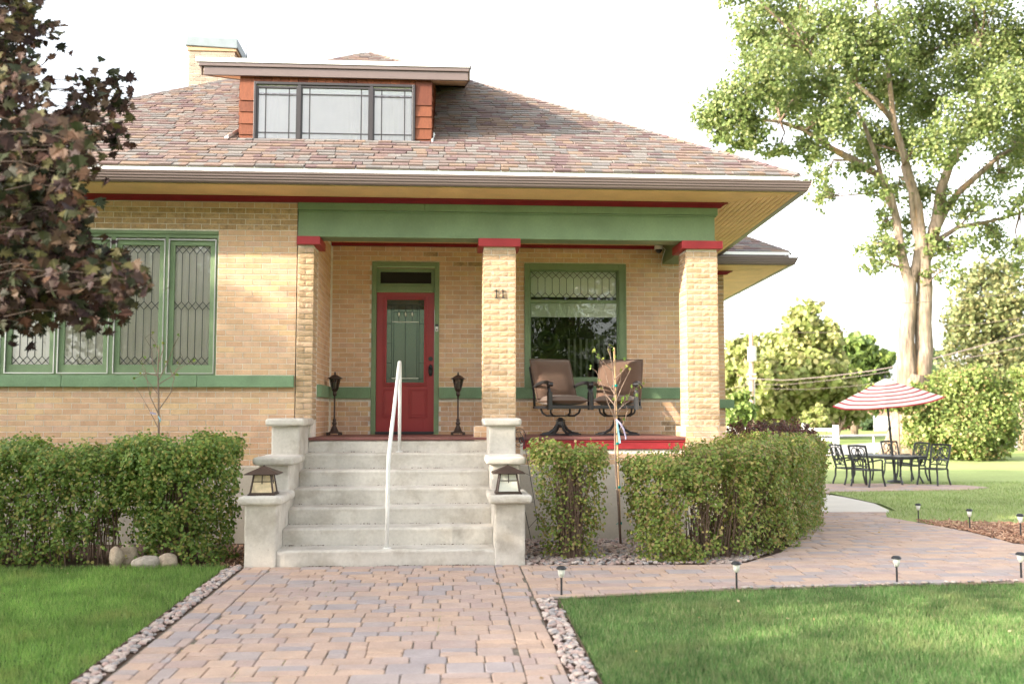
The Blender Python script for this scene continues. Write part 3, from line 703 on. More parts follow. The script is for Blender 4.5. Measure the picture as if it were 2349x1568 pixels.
brickwork(side, 'R', -1.672, .42, YB, 1.25, 1.75, JB, 'run', (), None, phase=.42)
box_obj('belt_course', MT['greenstone'], side, -1.68, .45, 1.75, -1.61, YB-.048, 1.908, bevel=.006)
box_obj('cornice', MT['crown'], house, -1.66, YB-.03, 3.915, 3.4, YB+.02, 3.961, bevel=.006)
ceil = MB()
for i in range(22):
    ceil.box(-1.67, .36+i*.063, 3.963, 3.1, .36+i*.063+.060, 3.98)
stuffed(ceil.build('porch_ceiling_boards', MT['yellow'], house))
box_obj('porch_ceiling', MT['yellow'], house, -1.86, .3, 4.002, 3.45, 2.1, 4.03)
fx = MB().lathe([(.11,.0),(.12,-.03),(.07,-.06),(.03,-.07)], (.06,.95,3.985), 16).build('ceiling_light', MT['bronze'], house, smooth=True)

# door and transom
fr = MB().box(OD[0],YB-.01,1.249,OD[0]+.066,YB+.09,3.627).box(OD[1]-.066,YB-.01,1.249,OD[1],YB+.09,3.627).box(OD[0],YB-.01,3.627,OD[1],YB+.09,3.693).box(OD[0]+.066,YB+.02,3.272,OD[1]-.066,YB+.11,3.352).build('door_frame', MT['green'], house, .004)
MB().box(OD[0]+.067,YB+.035,3.353,OD[0]+.115,YB+.07,3.6).box(OD[1]-.115,YB+.035,3.353,OD[1]-.067,YB+.07,3.6).box(OD[0]+.115,YB+.035,3.353,OD[1]-.115,YB+.07,3.39).box(OD[0]+.115,YB+.035,3.553,OD[1]-.115,YB+.07,3.6).build('transom_sash', MT['green'], fr, .004)
box_obj('transom_pane', MT['dark'], fr, OD[0]+.11, YB+.055, 3.385, OD[1]-.11, YB+.06, 3.56)
box_obj('screen', MT['dark'], fr, OD[0]+.11, YB+.1, 3.385, OD[1]-.11, YB+.11, 3.56)
DX0, DX1, DZ0, DZ1, DY = -1.018, -.201, 1.285, 3.258, YB+.05
door = MB()
gx0, gx1, gz0, gz1 = -.875, -.345, 1.975, 3.155
for b in ((DX0,DY,DZ0,gx0,DY+.045,DZ1), (gx1,DY,DZ0,DX1,DY+.045,DZ1), (gx0,DY,gz1,gx1,DY+.045,DZ1), (gx0,DY,DZ0,gx1,DY+.045,gz0)): door.box(*b)
door = door.build('door', MT['door'], house, .002)
def frame(mb, x0, x1, z0, z1, w_, y0, y1):
    mb.box(x0,y0,z0,x0+w_,y1,z1).box(x1-w_,y0,z0,x1,y1,z1).box(x0+w_,y0,z0,x1-w_,y1,z0+w_).box(x0+w_,y0,z1-w_,x1-w_,y1,z1); return mb
frame(frame(MB(), gx0-.045, gx1+.045, gz0-.045, gz1+.045, .02, DY-.018, DY), gx0-.022, gx1+.022, gz0-.022, gz1+.022, .022, DY-.028, DY).build('glazing_frame', MT['door'], door, .003)
for a, b in ((-.93,-.665), (-.555,-.29)):
    pn = frame(frame(MB(), a, b, 1.47, 1.89, .014, DY-.010, DY), a+.018, b-.018, 1.488, 1.872, .012, DY-.006, DY).box(a+.045, DY-.007, 1.515, b-.045, DY, 1.845).build('door_panel', MT['door'], door, .003)
box_obj('door_glass', MT['glass_tex'], door, gx0, DY+.01, gz0, gx1, DY+.018, gz1)
mb = MB(); y = DY+.006
def L(a, b, c, d, w_=.006): mb.bar((a, y, b), (c, y, d), w_, .006, up=(0,1,0))
ix0, ix1, iz0, iz1 = gx0+.07, gx1-.07, gz0+.06, gz1-.075
for a, b, c, d in ((ix0,gz0,ix0,gz1),(ix1,gz0,ix1,gz1),(gx0,iz0,gx1,iz0),(gx0,iz1,gx1,iz1),(ix0+.03,iz0,ix0+.03,iz1),(ix1-.03,iz0,ix1-.03,iz1),((gx0+gx1)/2,iz0,(gx0+gx1)/2,iz1-.25),(ix0,iz1-.24,ix1,iz1-.24),(ix0+.03,iz1-.1,ix1-.03,iz1-.1)): L(a, b, c, d)
for k in range(3):
    cx = (gx0+gx1)/2+(k-1)*.095; zc = iz1-.13
    for s1, s2 in ((1,1),(1,-1),(-1,1),(-1,-1)): L(cx, zc+s2*.05, cx+s1*.022, zc)
    L(cx, iz1, cx, zc+.05); L(cx, zc-.05, cx, iz1-.24)
for zz in (gz0+.28, gz0+.56, gz0+.84): L(gx0, zz, ix0, zz); L(ix1, zz, gx1, zz)
mb.build('lead_came', MT['lead'], door)
for k in range(3):
    mb = MB(); cx = (gx0+gx1)/2+(k-1)*.095; zc = iz1-.13
    mb.add([(cx,y-.006,zc+.035),(cx+.015,y-.006,zc),(cx,y-.006,zc-.035),(cx-.015,y-.006,zc),(cx,y-.014,zc)], [(0,4,1),(1,4,2),(2,4,3),(3,4,0)]); mb.build('bevelled_jewel', MT['milk'], door)
box_obj('bevelled_strip', MT['milk'], door, ix0+.005,y-.008,iz1-.246,ix1-.005,y-.004,iz1-.236); box_obj('bevelled_strip', MT['milk'], door, ix0+.005,y-.008,iz0-.003,ix1-.005,y-.004,iz0+.007)
MB().box(OD[0]+.066, YB-.06, 1.2475, OD[1]-.066, YB+.09, 1.285).build('threshold', MT['black'], fr, .004)
hx = -.25
MB().lathe([(.0,-.022),(.03,-.02),(.033,0)], (0,0,0), 16).build('x', MT['black'])
bpy.data.objects.remove(bpy.data.objects['x'])
def disc(mb, cx, cz, r, y0, y1, n=16): 
    return mb.loft([[(cx+r*math.cos(2*math.pi*k/n), yy, cz+r*math.sin(2*math.pi*k/n)) for k in range(n)] for yy in (y1, y0)])
disc(disc(MB(), hx, 2.315, .032, DY-.018, DY), hx, 2.315, .018, DY-.026, DY-.018).build('deadbolt', MT['black'], door)
hb = MB().loft([[(hx+a*.032*math.cos(2*math.pi*k/16), yy, 2.15+a*.085*math.sin(2*math.pi*k/16)) for k in range(16)] for yy, a in ((DY,1),(DY-.010,1),(DY-.014,.8))])
disc(hb, hx, 2.19, .026, DY-.055, DY-.02); hb.tube([(hx,DY-.02,2.19),(hx,DY-.05,2.13),(hx,DY-.045,2.08),(hx,DY-.01,2.075)], .008)
hb.build('door_handle', MT['black'], door, smooth=True)
db = box_obj('doorbell', MT['alu'], fr, -.185, YB-.035, 2.70, -.143, YB-.011, 2.77, bevel=.004)
box_obj('doorbell_camera', MT['black'], fr, -.185, YB-.034, 2.7705, -.143, YB-.011, 2.805, bevel=.004)
disc(MB(), -.164, 2.725, .011, YB-.038, YB-.033).build('button', MT['black'], fr)

# porch window
ww = MB(); a, b, c, d = ON
ww.box(a,YB-.012,c+.01,a+.075,YB+.08,d).box(b-.115,YB-.012,c+.01,b,YB+.08,d).box(a+.075,YB-.012,3.60,b-.115,YB+.08,d).box(a+.075,YB-.012,c+.01,b-.115,YB+.09,2.04)
ww = ww.build('porch_window', MT['green'], house, .005)
box_obj('transom_bar', MT['green'], ww, a+.075, YB+.035, 3.125, b-.115, YB+.07, 3.172)
frame(MB(), b-.1, b-.02, 2.06, 3.6, .006, YB-.022, YB-.0125).build('moulding', MT['green'], ww)
frame(MB(), a+.0755, b-.1155, 2.041, 3.599, .018, YB+.03, YB+.06).build('sash', MT['green'], ww)
cames(MB(), a+.094, b-.134, 3.581, 3.173, YB+.05, 12, .1).build('lead_came', MT['lead'], ww)
box_obj('transom_pane', MT['glass'], ww, a+.09, YB+.055, 3.172, b-.13, YB+.06, 3.6)
box_obj('pane', MT['glass_dark'], ww, a+.09, YB+.055, 2.045, b-.13, YB+.06, 3.125)
box_obj('window_blind', MT['blind'], ww, a+.09, YB+.11, 3.22, b-.13, YB+.115, 3.62)
bl = MB().box(a+.09,YB+.070,2.94,b-.13,YB+.074,3.16).box(a+.09,YB+.066,2.925,b-.13,YB+.077,2.94).build('window_blind', MT['blind'], ww)
rmb = MB()
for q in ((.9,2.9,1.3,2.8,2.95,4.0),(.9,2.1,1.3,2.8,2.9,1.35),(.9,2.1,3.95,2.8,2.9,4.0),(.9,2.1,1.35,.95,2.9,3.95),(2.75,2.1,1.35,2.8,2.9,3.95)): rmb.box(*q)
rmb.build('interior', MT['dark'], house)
vb = MB()
for i in range(7): vb.box(1.78+i*.09, 2.3, 2.0, 1.815+i*.09, 2.31, 2.65)
vb.build('vertical_blind', MT['vane'], ww)
wv = MB(); n = 22
wr = thing('door_wreath', (1.47, YB+.55, 2.62), 'dark round wreath hanging behind the porch window glass', 'wreath')
wv.loft([[(1.47+(.115+.035*math.cos(t))*math.cos(p), YB+.55+.03*math.sin(t), 2.62+(.115+.035*math.cos(t))*math.sin(p)) for t in [2*math.pi*k/8 for k in range(8)]] for p in [2*math.pi*k/n for k in range(n+1)]], cap=False)
wv.build('ring', LF['darkleaf'], wr)

# porch floor, fascia, base wall
box_obj('porch_floor', MT['slabpaint'], house, -1.70, -.035, 1.212, 3.0, YB+.01, 1.2475, bevel=.006)
box_obj('porch_core', MT['stucco'], house, -1.67, .05, -.1, 3.40, YB, 1.210)
fasc = box_obj('porch_fascia', MT['red'], house, .906, -.012, 1.097, 2.972, .04, 1.211, bevel=.003)
box_obj('moulding', MT['red'], fasc, .906, -.022, 1.185, 2.972, -.0125, 1.211, bevel=.004)
base = box_obj('porch_base_wall', MT['mortar'], house, .79, .014, .896, 2.972, .05, 1.096)
brickwork(base, 'F', .014, .80, 2.968, .90, 1.096, JF, 'flem', (), None, phase=.8)
box_obj('foundation', MT['stucco'], house, .79, -.015, -.15, 2.965, .05, .895, bevel=.006)

# three pillars
def pillar(x0, x1, zb, zt, left=True, right=True, yb=.42, nm='porch_pillar', joint=JF):
    p = box_obj(nm, MT['mortar'], house, x0+.012, .012, zb, x1-.012, yb, zt)
    w_ = x1-x0; n = 2 if w_ > .3 else 1
    brickwork(p, 'F', .012, x0, x1, zb, zt, joint, 'run', (), {k: 'rock' for k in range(-2, 40)}, L0=w_/n, phase=x0)
    if left: brickwork(p, 'L', x0+.012, .0, yb, zb, zt, joint, 'run', (), {k: 'rock' for k in range(-2, 40)}, L0=yb/2, phase=0)
    if right: brickwork(p, 'R', x1-.012, .0, yb, zb, zt, joint, 'run', (), {k: 'rock' for k in range(-2, 40)}, L0=yb/2, phase=0)
    return p
JP = 3.655
def pillar1():
    p = box_obj('porch_pillar', MT['mortar'], house, -1.868, .012, 1.2, -1.678, .42, 3.625)
    rk = {k: 'rock' for k in range(-2, 40)}
    brickwork(p, 'F', .0, -1.871, -1.666, 1.47, 3.625, JF, 'run', (), rk, L0=.205, phase=-1.871)
    brickwork(p, 'R', -1.678, .0, .42, 1.47, 3.625, JF, 'run', (), rk, L0=.21, phase=0)
pillar1()
p2 = pillar(.430, .848, 1.25, 3.625)
p3 = pillar(3.014, 3.427, 1.383, 3.625)
pier = box_obj('pillar_base', MT['mortar'], house, 2.98, -.035, -.1, 3.487, .5, 1.375)
brickwork(pier, 'F', -.035, 2.969, 3.498, .9, 1.3835, 1.383, 'run', (), None, phase=2.969)
brickwork(pier, 'L', 2.98, -.04, .5, .9, 1.3835, 1.383, 'run', (), None, phase=0)
brickwork(pier, 'R', 3.487, -.04, .5, .9, 1.3835, 1.383, 'run', (), None, phase=0)
pb2 = box_obj('pillar_base', MT['mortar'], house, .33, -.015, .9, .93, .45, 1.383)
brickwork(pb2, 'F', -.015, .32, .94, 1.25, 1.383, 1.383, 'run', (), None, phase=.3)
brickwork(pb2, 'F', -.0152, .80, .90, .9, 1.25, 1.383, 'run', (), None, phase=.3)
for x0, x1 in ((-1.874,-1.59), (.372,.898), (2.955,3.478)):
    box_obj('pillar_cap', MT['red'], house, x0, -.062, 3.625, x1, .50, 3.725, bevel=.004)
# beams
bm = MB().box(-1.868,.0,3.728,3.392,.30,4.048).build('porch_beam', MT['green'], house, .004)
for q0, q1 in ((-1.868,-.302),(-.298,1.628),(1.632,3.425)): box_obj('beam_frieze', MT['green'], bm, q0, -.034, 4.062, q1, .1, 4.152, bevel=.002)
box_obj('moulding', MT['green'], bm, -1.868, -.02, 4.040, 3.412, .05, 4.060, bevel=.006)
box_obj('moulding', MT['green'], bm, -1.868, -.012, 3.729, 3.40, -.001, 3.750, bevel=.003)
box_obj('side_beam', MT['green'], house, 3.10, .405, 3.70, 3.40, YB, 4.048, bevel=.004)
box_obj('joint_strip', MT['dark'], house, -1.878, .005, 3.73, -1.8685, .05, 4.15)
# crown moulding and soffit boards
cr = MB()
prof = [(-.000,4.153),(-.030,4.156),(-.040,4.170),(-.075,4.190),(-.100,4.196),(-.105,4.212),(.02,4.212),(.02,4.153)]
cr.loft([[(x, y, z) for y, z in prof] for x in (-7.0,)]+[[(3.44-(y-.0)*1.0 if y < 0 else 3.44, y, z) for y, z in prof]])
cr.build('crown_moulding', MT['crown'], house)
TD = math.tan(R(3.5))
nb = 12
for i in range(nb):
    y0 = -.655+i*.055; y1 = y0+.049
    if y0 > -.03: break
    xe0 = 3.46+(-.1-y0)*1.45; xe1 = 3.46+(-.1-y1)*1.45
    MB().hexa([(-7.1,y0,4.214),(xe0,y0,4.214),(xe1,y1,4.214),(-7.1,y1,4.214)], [(-7.1,y0,4.226),(xe0,y0,4.226),(xe1,y1,4.226),(-7.1,y1,4.226)]).build('soffit_board', MT['yellow'], house)
xo = 4.27
for i in range(11):
    t0, t1 = i/11, (i+.86)/11
    xi = lambda t, y: (xo-.02-(xo-.02-3.455)*t)+(y+.65)*TD
    ya0, ya1 = -.65+.55*t0, -.65+.55*t1
    MB().hexa([(xi(t0,ya0),ya0,4.214),(xi(t0,5.2),5.2,4.214),(xi(t1,5.2),5.2,4.214),(xi(t1,ya1),ya1,4.214)][::-1], [(xi(t0,ya0),ya0,4.226),(xi(t0,5.2),5.2,4.226),(xi(t1,5.2),5.2,4.226),(xi(t1,ya1),ya1,4.226)][::-1]).build('soffit_board', MT['yellow'], house)
box_obj('eave_deck', MT['roofbase'], house, -7.1, -.66, 4.23, 3.3, 4.9, 4.25)
MB().hexa([(3.3,-.66,4.23),(xo,-.66,4.23),(xo+.35,5.2,4.23),(3.3,5.2,4.23)], [(3.3,-.66,4.25),(xo,-.66,4.25),(xo+.35,5.2,4.25),(3.3,5.2,4.25)]).build('eave_deck', MT['roofbase'], house)
# gutters: front run and side run, mitred at the corner
gp = [(.0,4.345),(-.0,4.225),(-.07,4.222),(-.085,4.240),(-.088,4.262),(-.100,4.268),(-.101,4.290),(-.112,4.297),(-.113,4.318),(-.122,4.326),(-.124,4.343),(-.112,4.345),(-.110,4.322),(-.01,4.322)]
def gutter(p, q, outn, m0=0, m1=0, dz=0, name='gutter', par=house):
    p, q, outn = Vector(p), Vector(q), Vector(outn); d = (q-p).normalized(); r = []
    for e_, m_ in ((p, m0), (q, m1)):
        r.append([e_+outn*(-a)+d*(m_*(-a))+Vector((0,0,z+dz)) for a, z in gp])
    MB().loft(r).build(name, MT['gutter'], par)
gutter((-7.1,-.65,0), (xo+.003,-.65,0), (0,-1,0), 0, 1)
ye = 4.6
gutter((xo+.003,-.65,0), (xo+(ye+.65)*TD,ye,0), (math.cos(R(3.5)),-math.sin(R(3.5)),0), -1, 0)
MB().hexa([(-7.1,-.668,4.375),(xo+.02,-.668,4.375),(xo+.02,-.653,4.375),(-7.1,-.653,4.375)], [(-7.1,-.668,4.432),(xo+.02,-.668,4.432),(xo+.02,-.653,4.44),(-7.1,-.653,4.44)]).build('drip_edge', MT['drip'], house)
box_obj('fascia_board', MT['gutter'], house, -7.1, -.6525, 4.226, xo, -.63, 4.40)
MB().bar((xo-.004,-.63,4.33), (xo-.004+(ye+.63)*TD,ye,4.33), .02, .2).build('fascia_board', MT['gutter'], house)

# roof
TH = math.atan(.5543); EX = Vector((1,0,0)); ES = Vector((0, math.cos(TH), math.sin(TH)))
EV = Vector((0,-.655,4.44)); AP = Vector((-1.624,7.228,0)); AP.z = 4.44+(AP.y+.655)*math.tan(TH)
SL = (AP.y+.655)/math.cos(TH)
XL, XR = -7.13, xo+.02
TRI = [(XL,-.05),(XR,-.05),(AP.x,SL)]
def rp_(x, s, up=0): return EV+EX*x+ES*s+Vector((0,-math.sin(TH),math.cos(TH)))*up
cor = [rp_(XL,0,-.02), rp_(XR,0,-.02)]
bl_, br_ = Vector((XL-.3,15,4.42)), Vector((xo+15.6*TD,15,4.42)); ap = rp_(AP.x, SL, -.02)
MB().add([cor[0],cor[1],ap],[(0,1,2)]).add([cor[1],br_,ap],[(0,1,2)]).add([br_,bl_,ap],[(0,1,2)]).add([bl_,cor[0],ap],[(0,1,2)]).build('roof_deck', MT['roofbase'], house)
roof = MB().add([rp_(XL,0,-.004),rp_(XR,0,-.004),rp_(AP.x,SL,-.004)],[(0,1,2)]).build('roof', MT['shingle'], house)
DX = (-2.735, -.235)
shg = Pieces('shingle', 'shingle_field', roof, 300)
row = 0; s = -.03
while s < SL-.1:
    ex = .143; x = XL-random.uniform(0,.3)
    while x < XR:
        L = random.choice((.09,.12,.14,.17,.2,.23)); thick = random.choice((.010,.014,.018,.021)); gp_ = random.choice((.001,.003,.005))
        P = clip_poly([tuple(p) for p in TRI], x+gp_, x+L-.002, s, s+ex+.03)
        cx, cs = x+L/2, s+ex/2
        yy = EV.y+cs*math.cos(TH)
        if len(P) > 2 and not (DX[0]+.02 < cx < DX[1]-.02 and yy > .60 and yy < 3.4) and not (-4.80 < cx < -3.8 and yy > 5.4):
            o_ = rp_(cx, cs); V = []; n = len(P)
            sk = random.uniform(-.012,.012)
            for top in (0, 1):
                for px, ps in P:
                    t = (ps-s)/(ex+.03); up = (thick*(1-t)+.003+.0015*random.random()) if top else -.004
                    q = rp_(px+sk*(1-t), ps, up)-o_; V.append(tuple(q))
            Fc = [tuple(range(n,2*n))]+[(i,(i+1)%n,(i+1)%n+n,i+n) for i in range(n)]
            if parea(P) < 0: Fc = [tuple(reversed(f)) for f in Fc]
            shg.add(None, V, Fc, MT['shingle'], o_, prio=(o_-Vector((0,-DIST,EYE))).length+(8 if x < -5.0 else 0))
        x += L
    s += ex; row += 1
shg.emit()
def hipcaps(par, a, b, step=.145, wd=.15, name='ridge_cap', lift=.013, n0=0):
    a, b = Vector(a), Vector(b); d = (b-a).normalized(); L = (b-a).length; k = int(L/step)
    sd = d.cross(Vector((0,0,1))).normalized(); upv = sd.cross(d).normalized()
    for i in range(k):
        p = a+d*(i*step); q = a+d*(i*step+step*1.15)
        tilt = random.uniform(.8,1.2); mb = MB()
        def sec(c, h, drop): return [c-sd*wd*.62-upv*drop*1.15+upv*h, c+upv*(h+.015), c+sd*wd*.62-upv*drop*1.15+upv*h, c+sd*wd*.60-upv*(drop*1.15+.01)+upv*h, c+upv*(h-.002), c-sd*wd*.60-upv*(drop*1.15+.01)+upv*h]
        mb.loft([sec(p, lift*tilt, .045), sec(q, lift*.35, .045)])
        mb.build(name, MT['shingle'], par)
hipcaps(roof, rp_(XR-.03,.0,.005), rp_(AP.x,SL,.005), .16)
hipcaps(roof, rp_(XL+.03,.0,.005), rp_(AP.x,SL,.005), .2)
# right slope shingles close to the hip are hidden; metal flashing beside the dormer
YD_ = .57
dz = lambda y: EV.z+(y-EV.y)*math.tan(TH)
dorm = MB()
x0, x1 = DX
dzt = 5.95
dorm.add([(x0,YD_+.03,dz(YD_)-.05),(x1,YD_+.03,dz(YD_)-.05),(x1,YD_+.03,dzt),(x0,YD_+.03,dzt),(x0,4.6,dzt+1.29),(x1,4.6,dzt+1.29)],[(0,1,2,3),(1,5,2),(0,3,4)])
dorm = dorm.build('dormer', MT['cedar'], house)
def ced(xa, xb, za, zb, y=YD_, side=None):
    if side is None: MB().hexa([(xa,y-.022,za),(xb,y-.022,za),(xb,y+.03,za),(xa,y+.03,za)],[(xa,y-.006,zb),(xb,y-.006,zb),(xb,y+.03,zb),(xa,y+.03,zb)]).build('shingle', MT['cedar'], dorm)
    else:
        d_ = side*.022; MB().hexa([(y+d_,xa,za),(y+d_,xb,za),(y-d_,xb,za),(y-d_,xa,za)],[(y+d_*.3,xa,zb),(y+d_*.3,xb,zb),(y-d_,xb,zb),(y-d_,xa,zb)]).build('shingle', MT['cedar'], dorm)
zz = [5.02,5.165,5.31,5.47,5.62,5.95]
for i in range(5):
    ced(x0, -2.556, zz[i], zz[i+1]+.01); ced(-.448, x1, zz[i]-.02, zz[i+1]-.01)
xx = -2.552
while xx < -.46:
    L = min(random.uniform(.08,.14), -.452-xx); ced(xx, xx+L-.004, 5.875, 5.95, YD_+.004); xx += L
for i in range(19):
    za = 5.09+i*.115
    ya = YD_+.02
    while ya < 4.4:
        L = random.uniform(.10,.16)
        if za < 5.80+(ya-.53)*.32 and dz(ya+L) < za+.115: ced(ya, ya+L-.004, max(za, dz(ya)-.05), za+.12, x1, 1); ced(ya, ya+L-.004, max(za, dz(ya)-.05), za+.12, x0, -1)
        ya += L
# dormer window
wx0, wx1, wz0, wz1 = -2.553, -.452, 5.03, 5.873
dw = MB(); Yw = YD_-.03
frame(dw, wx0, wx1, wz0, wz1, .035, Yw-.005, Yw+.05)
dw = dw.build('dormer_window', MT['winframe'], dorm, .004)
U = lambda u: -2.558+(u-583)/(953-583)*2.107
parts = ((U(592), U(682)), (U(692), U(847)), (U(857), U(947)))
for i, (a, b) in enumerate(parts):
    top = wz1-.045-(.012 if i != 1 else 0)
    frame(MB(), a-.012, b+.012, wz0+.035, top, .024, Yw+.01, Yw+.04).build('sash', MT['winframe'], dw)
    gb = MB(); ins = .085
    for xx in (a+ins+.02, b-ins-.02): gb.box(xx-.007,Yw+.024,wz0+.06,xx+.007,Yw+.028,top-.024)
    for zz_ in (wz0+.17, top-.11): gb.box(a,Yw+.023,zz_-.007,b,Yw+.0275,zz_+.007)
    gb.build('glazing_bar', MT['winframe'], dw)
    box_obj('pane', MT['glass_up'], dw, a+.005, Yw+.030, wz0+.05, b-.005, Yw+.034, top-.02)
for u in (687, 852): box_obj('mullion', MT['winframe'], dw, U(u)-.022, Yw-.001, wz0+.0351, U(u)+.022, Yw+.05, wz1-.0351)
rings = []
for i in range(160):
    x = wx0+.03+i*(wx1-wx0-.06)/159; fold = .018 if x > U(800) or x < U(640) else .002
    yy = Yw+.047+fold*.4*math.sin(i*.8)
    rings.append([(x, yy, wz0), (x, yy, wz0+.3), (x, yy, wz1-.15)])
MB().loft(rings, close=False, cap=False).build('curtain', MT['curtain'], dw, smooth=True)
box_obj('valance', MT['blind'], dw, wx0+.02, Yw+.0355, wz1-.14, wx1-.02, Yw+.037, wz1-.03)
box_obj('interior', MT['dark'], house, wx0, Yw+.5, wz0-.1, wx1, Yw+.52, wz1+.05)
# dormer roof
fx0, fx1 = -3.21, .255
dr = MB().hexa([(fx0,.53,5.945),(fx1,.53,5.945),(fx1,4.7,7.28),(fx0,4.7,7.28)],[(fx0,.53,6.09),(fx1,.53,6.09),(fx1,4.8,7.45),(fx0,4.8,7.45)]).build('dormer_roof', MT['yellow'], dorm)
fb = MB().box(fx0+.02,.49,5.93,fx1-.01,.528,6.04).box(fx0-.04,.465,6.042,fx1+.0,.528,6.088)
fb.build('fascia_board', MT['gutter'], dr, .003)
MB().bar((fx1+.008,.49,6.0),(fx1+.008,4.7,7.345),.015,.15).bar((fx0-.008,.49,6.0),(fx0-.008,4.7,7.345),.015,.15).build('fascia_board', MT['gutter'], dr)
MB().box(fx0-.075,.45,6.09,fx1+.012,.53,6.145).build('drip_edge', MT['drip'], dr, .003)
MB().hexa([(fx0-.05,.53,6.10),(fx1+.03,.53,6.10),(fx1+.03,4.9,7.49),(fx0-.05,4.9,7.49)],[(fx0-.05,.53,6.14),(fx1+.03,.53,6.14),(fx1+.03,4.9,7.53),(fx0-.05,4.9,7.53)]).build('dormer_shingles', MT['shingle'], dr)
MB().hexa([(x0-.17,.48,dz(.48)+.02),(x0-.12,.48,dz(.48)+.02),(x0+.02,.86,dz(.86)+.03),(x0-.03,.86,dz(.86)+.02)],[(x0-.17,.48,dz(.48)+.04),(x0-.12,.48,dz(.48)+.07),(x0+.02,.86,dz(.86)+.12),(x0-.03,.86,dz(.86)+.04)]).build('flashing', MT['alu'], roof)
MB().hexa([(x1+.0,.55,dz(.5)+.0),(x1+.035,.55,dz(.5)+.0),(x1+.05,.9,dz(.9)+.0),(x1+.0,.9,dz(.9)+.0)],[(x1+.0,.55,dz(.5)+.07),(x1+.012,.55,dz(.5)+.07),(x1+.03,.9,dz(.9)+.04),(x1+.0,.9,dz(.9)+.04)]).build('flashing', MT['drip'], roof)
# chimney
ch = box_obj('chimney', MT['mortar'], house, -4.72, 5.5, 6.0, -3.92, 6.6, 8.1)
def cbr(face, plane, a0, a1, z0, z1):
    n = 0; z = z1
    while z > z0:
        zb = z-CO; off = (n % 2)*.107; a = a0-off
        while a < a1:
            p, q = max(a, a0), min(a+.2133, a1)
            if q-p > .03:
                V, Fc = brick_geo(round(q-p-.007, 3), 'smooth'); c = (p+q)/2
                loc = Vector((c, plane-random.uniform(0,.004), (z+zb)/2)) if face == 'F' else Vector((plane, c, (z+zb)/2))
                cb.add((round(q-p,3),'c'), V, Fc, MT['chimbrick'], loc, ROT[face])
            a += .2133
        z = zb; n += 1
cb = Pieces('chimney_brick', 'chimney_brickwork', ch, 120)
cbr('F', 5.5, -4.735, -3.905, 6.9, 8.11); cbr('R', -3.92, 5.5, 6.6, 6.9, 8.11)
cb.emit()
box_obj('chimney_course', MT['rock'], ch, -4.76, 5.47, 8.112, -3.88, 6.63, 8.185, bevel=.01)
box_obj('chimney_course', MT['chimbrick'], ch, -4.745, 5.485, 8.186, -3.895, 6.615, 8.225, bevel=.01)
MB().hexa([(-4.79,5.44,8.20),(-3.85,5.44,8.16),(-3.84,6.66,8.10),(-4.79,6.66,8.16)],[(-4.77,5.45,8.375),(-3.86,5.45,8.345),(-3.86,6.65,8.33),(-4.77,6.65,8.36)]).build('chimney_cap', MT['chimcap'], ch, .012)
MB().tube([(-3.84,6.1,8.5),(-3.82,6.12,8.2),(-3.80,6.1,7.9)], .008).build('lightning_wire', MT['black'], ch)

# right wing behind the porch
wing = thing('house_wing', (4.2, 5, 0), 'right rear wing of the brick house with its own lower hip roof', 'house wing')
ww_ = box_obj('wing_wall', MT['mortar'], wing, 3.0, 4.714, -.3, 4.853, 12, 4.05)
bw = Pieces('brick', 'brickwork', wing, 120)
save = bricks; bricks = bw
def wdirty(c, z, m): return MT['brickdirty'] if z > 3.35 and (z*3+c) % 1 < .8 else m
brickwork(ww_, 'F', 4.712, 3.4, 4.865, .9, 4.0, 3.93, 'run', (), None, phase=4.865, mats=wdirty)
bw.emit(); bricks = save
box_obj('belt_course', MT['greenstone'], ww_, 3.4, 4.63, 1.63, 4.995, 4.72, 1.782, bevel=.008)
cr = MB(); pz = -.17
cr.loft([[(x, 4.7+y, z+pz) for y, z in prof] for x in (3.4,)]+[[(4.89-y if y < 0 else 4.89, 4.7+y, z+pz) for y, z in prof]]); cr.build('crown_moulding', MT['crown'], wing)
wxo = 5.80; wy = 4.02; wz = 4.214-.165
for i in range(11):
    y0 = wy+i*.06; xe = wxo-.03-(y0-wy)*1.35; xe1 = wxo-.03-(y0+.056-wy)*1.35
    MB().hexa([(3.6,y0,wz),(xe,y0,wz),(xe1,y0+.056,wz),(3.6,y0+.056,wz)],[(3.6,y0,wz+.012),(xe,y0,wz+.012),(xe1,y0+.056,wz+.012),(3.6,y0+.056,wz+.012)]).build('soffit_board', MT['yellow'], wing)
for i in range(11):
    t0, t1 = i/11, (i+.93)/11; W_ = wxo-.03-4.90
    xi = lambda t, y: (wxo-.03-W_*t)+(y-wy)*TD
    ya0, ya1 = wy+.66*t0, wy+.66*t1
    MB().hexa([(xi(t0,ya0),ya0,wz),(xi(t0,10),10,wz),(xi(t1,10),10,wz),(xi(t1,ya1),ya1,wz)][::-1],[(xi(t0,ya0),ya0,wz+.012),(xi(t0,10),10,wz+.012),(xi(t1,10),10,wz+.012),(xi(t1,ya1),ya1,wz+.012)][::-1]).build('soffit_board', MT['yellow'], wing)
MB().hexa([(3.4,wy,wz+.02),(wxo,wy,wz+.02),(wxo+.4,10,wz+.02),(3.4,10,wz+.02)],[(3.4,wy,wz+.04),(wxo,wy,wz+.04),(wxo+.4,10,wz+.04),(3.4,10,wz+.04)]).build('eave_deck', MT['roofbase'], wing)
gutter((3.7,wy,0),(wxo,wy,0),(0,-1,0),0,1,-.165,'gutter',wing)
gutter((wxo,wy,0),(wxo+(10-wy)*TD,10,0),(math.cos(R(3.5)),-math.sin(R(3.5)),0),-1,0,-.165,'gutter',wing)
box_obj('drip_edge', MT['drip'], wing, 3.9, wy-.02, 4.235, wxo+.01, wy-.003, 4.285)
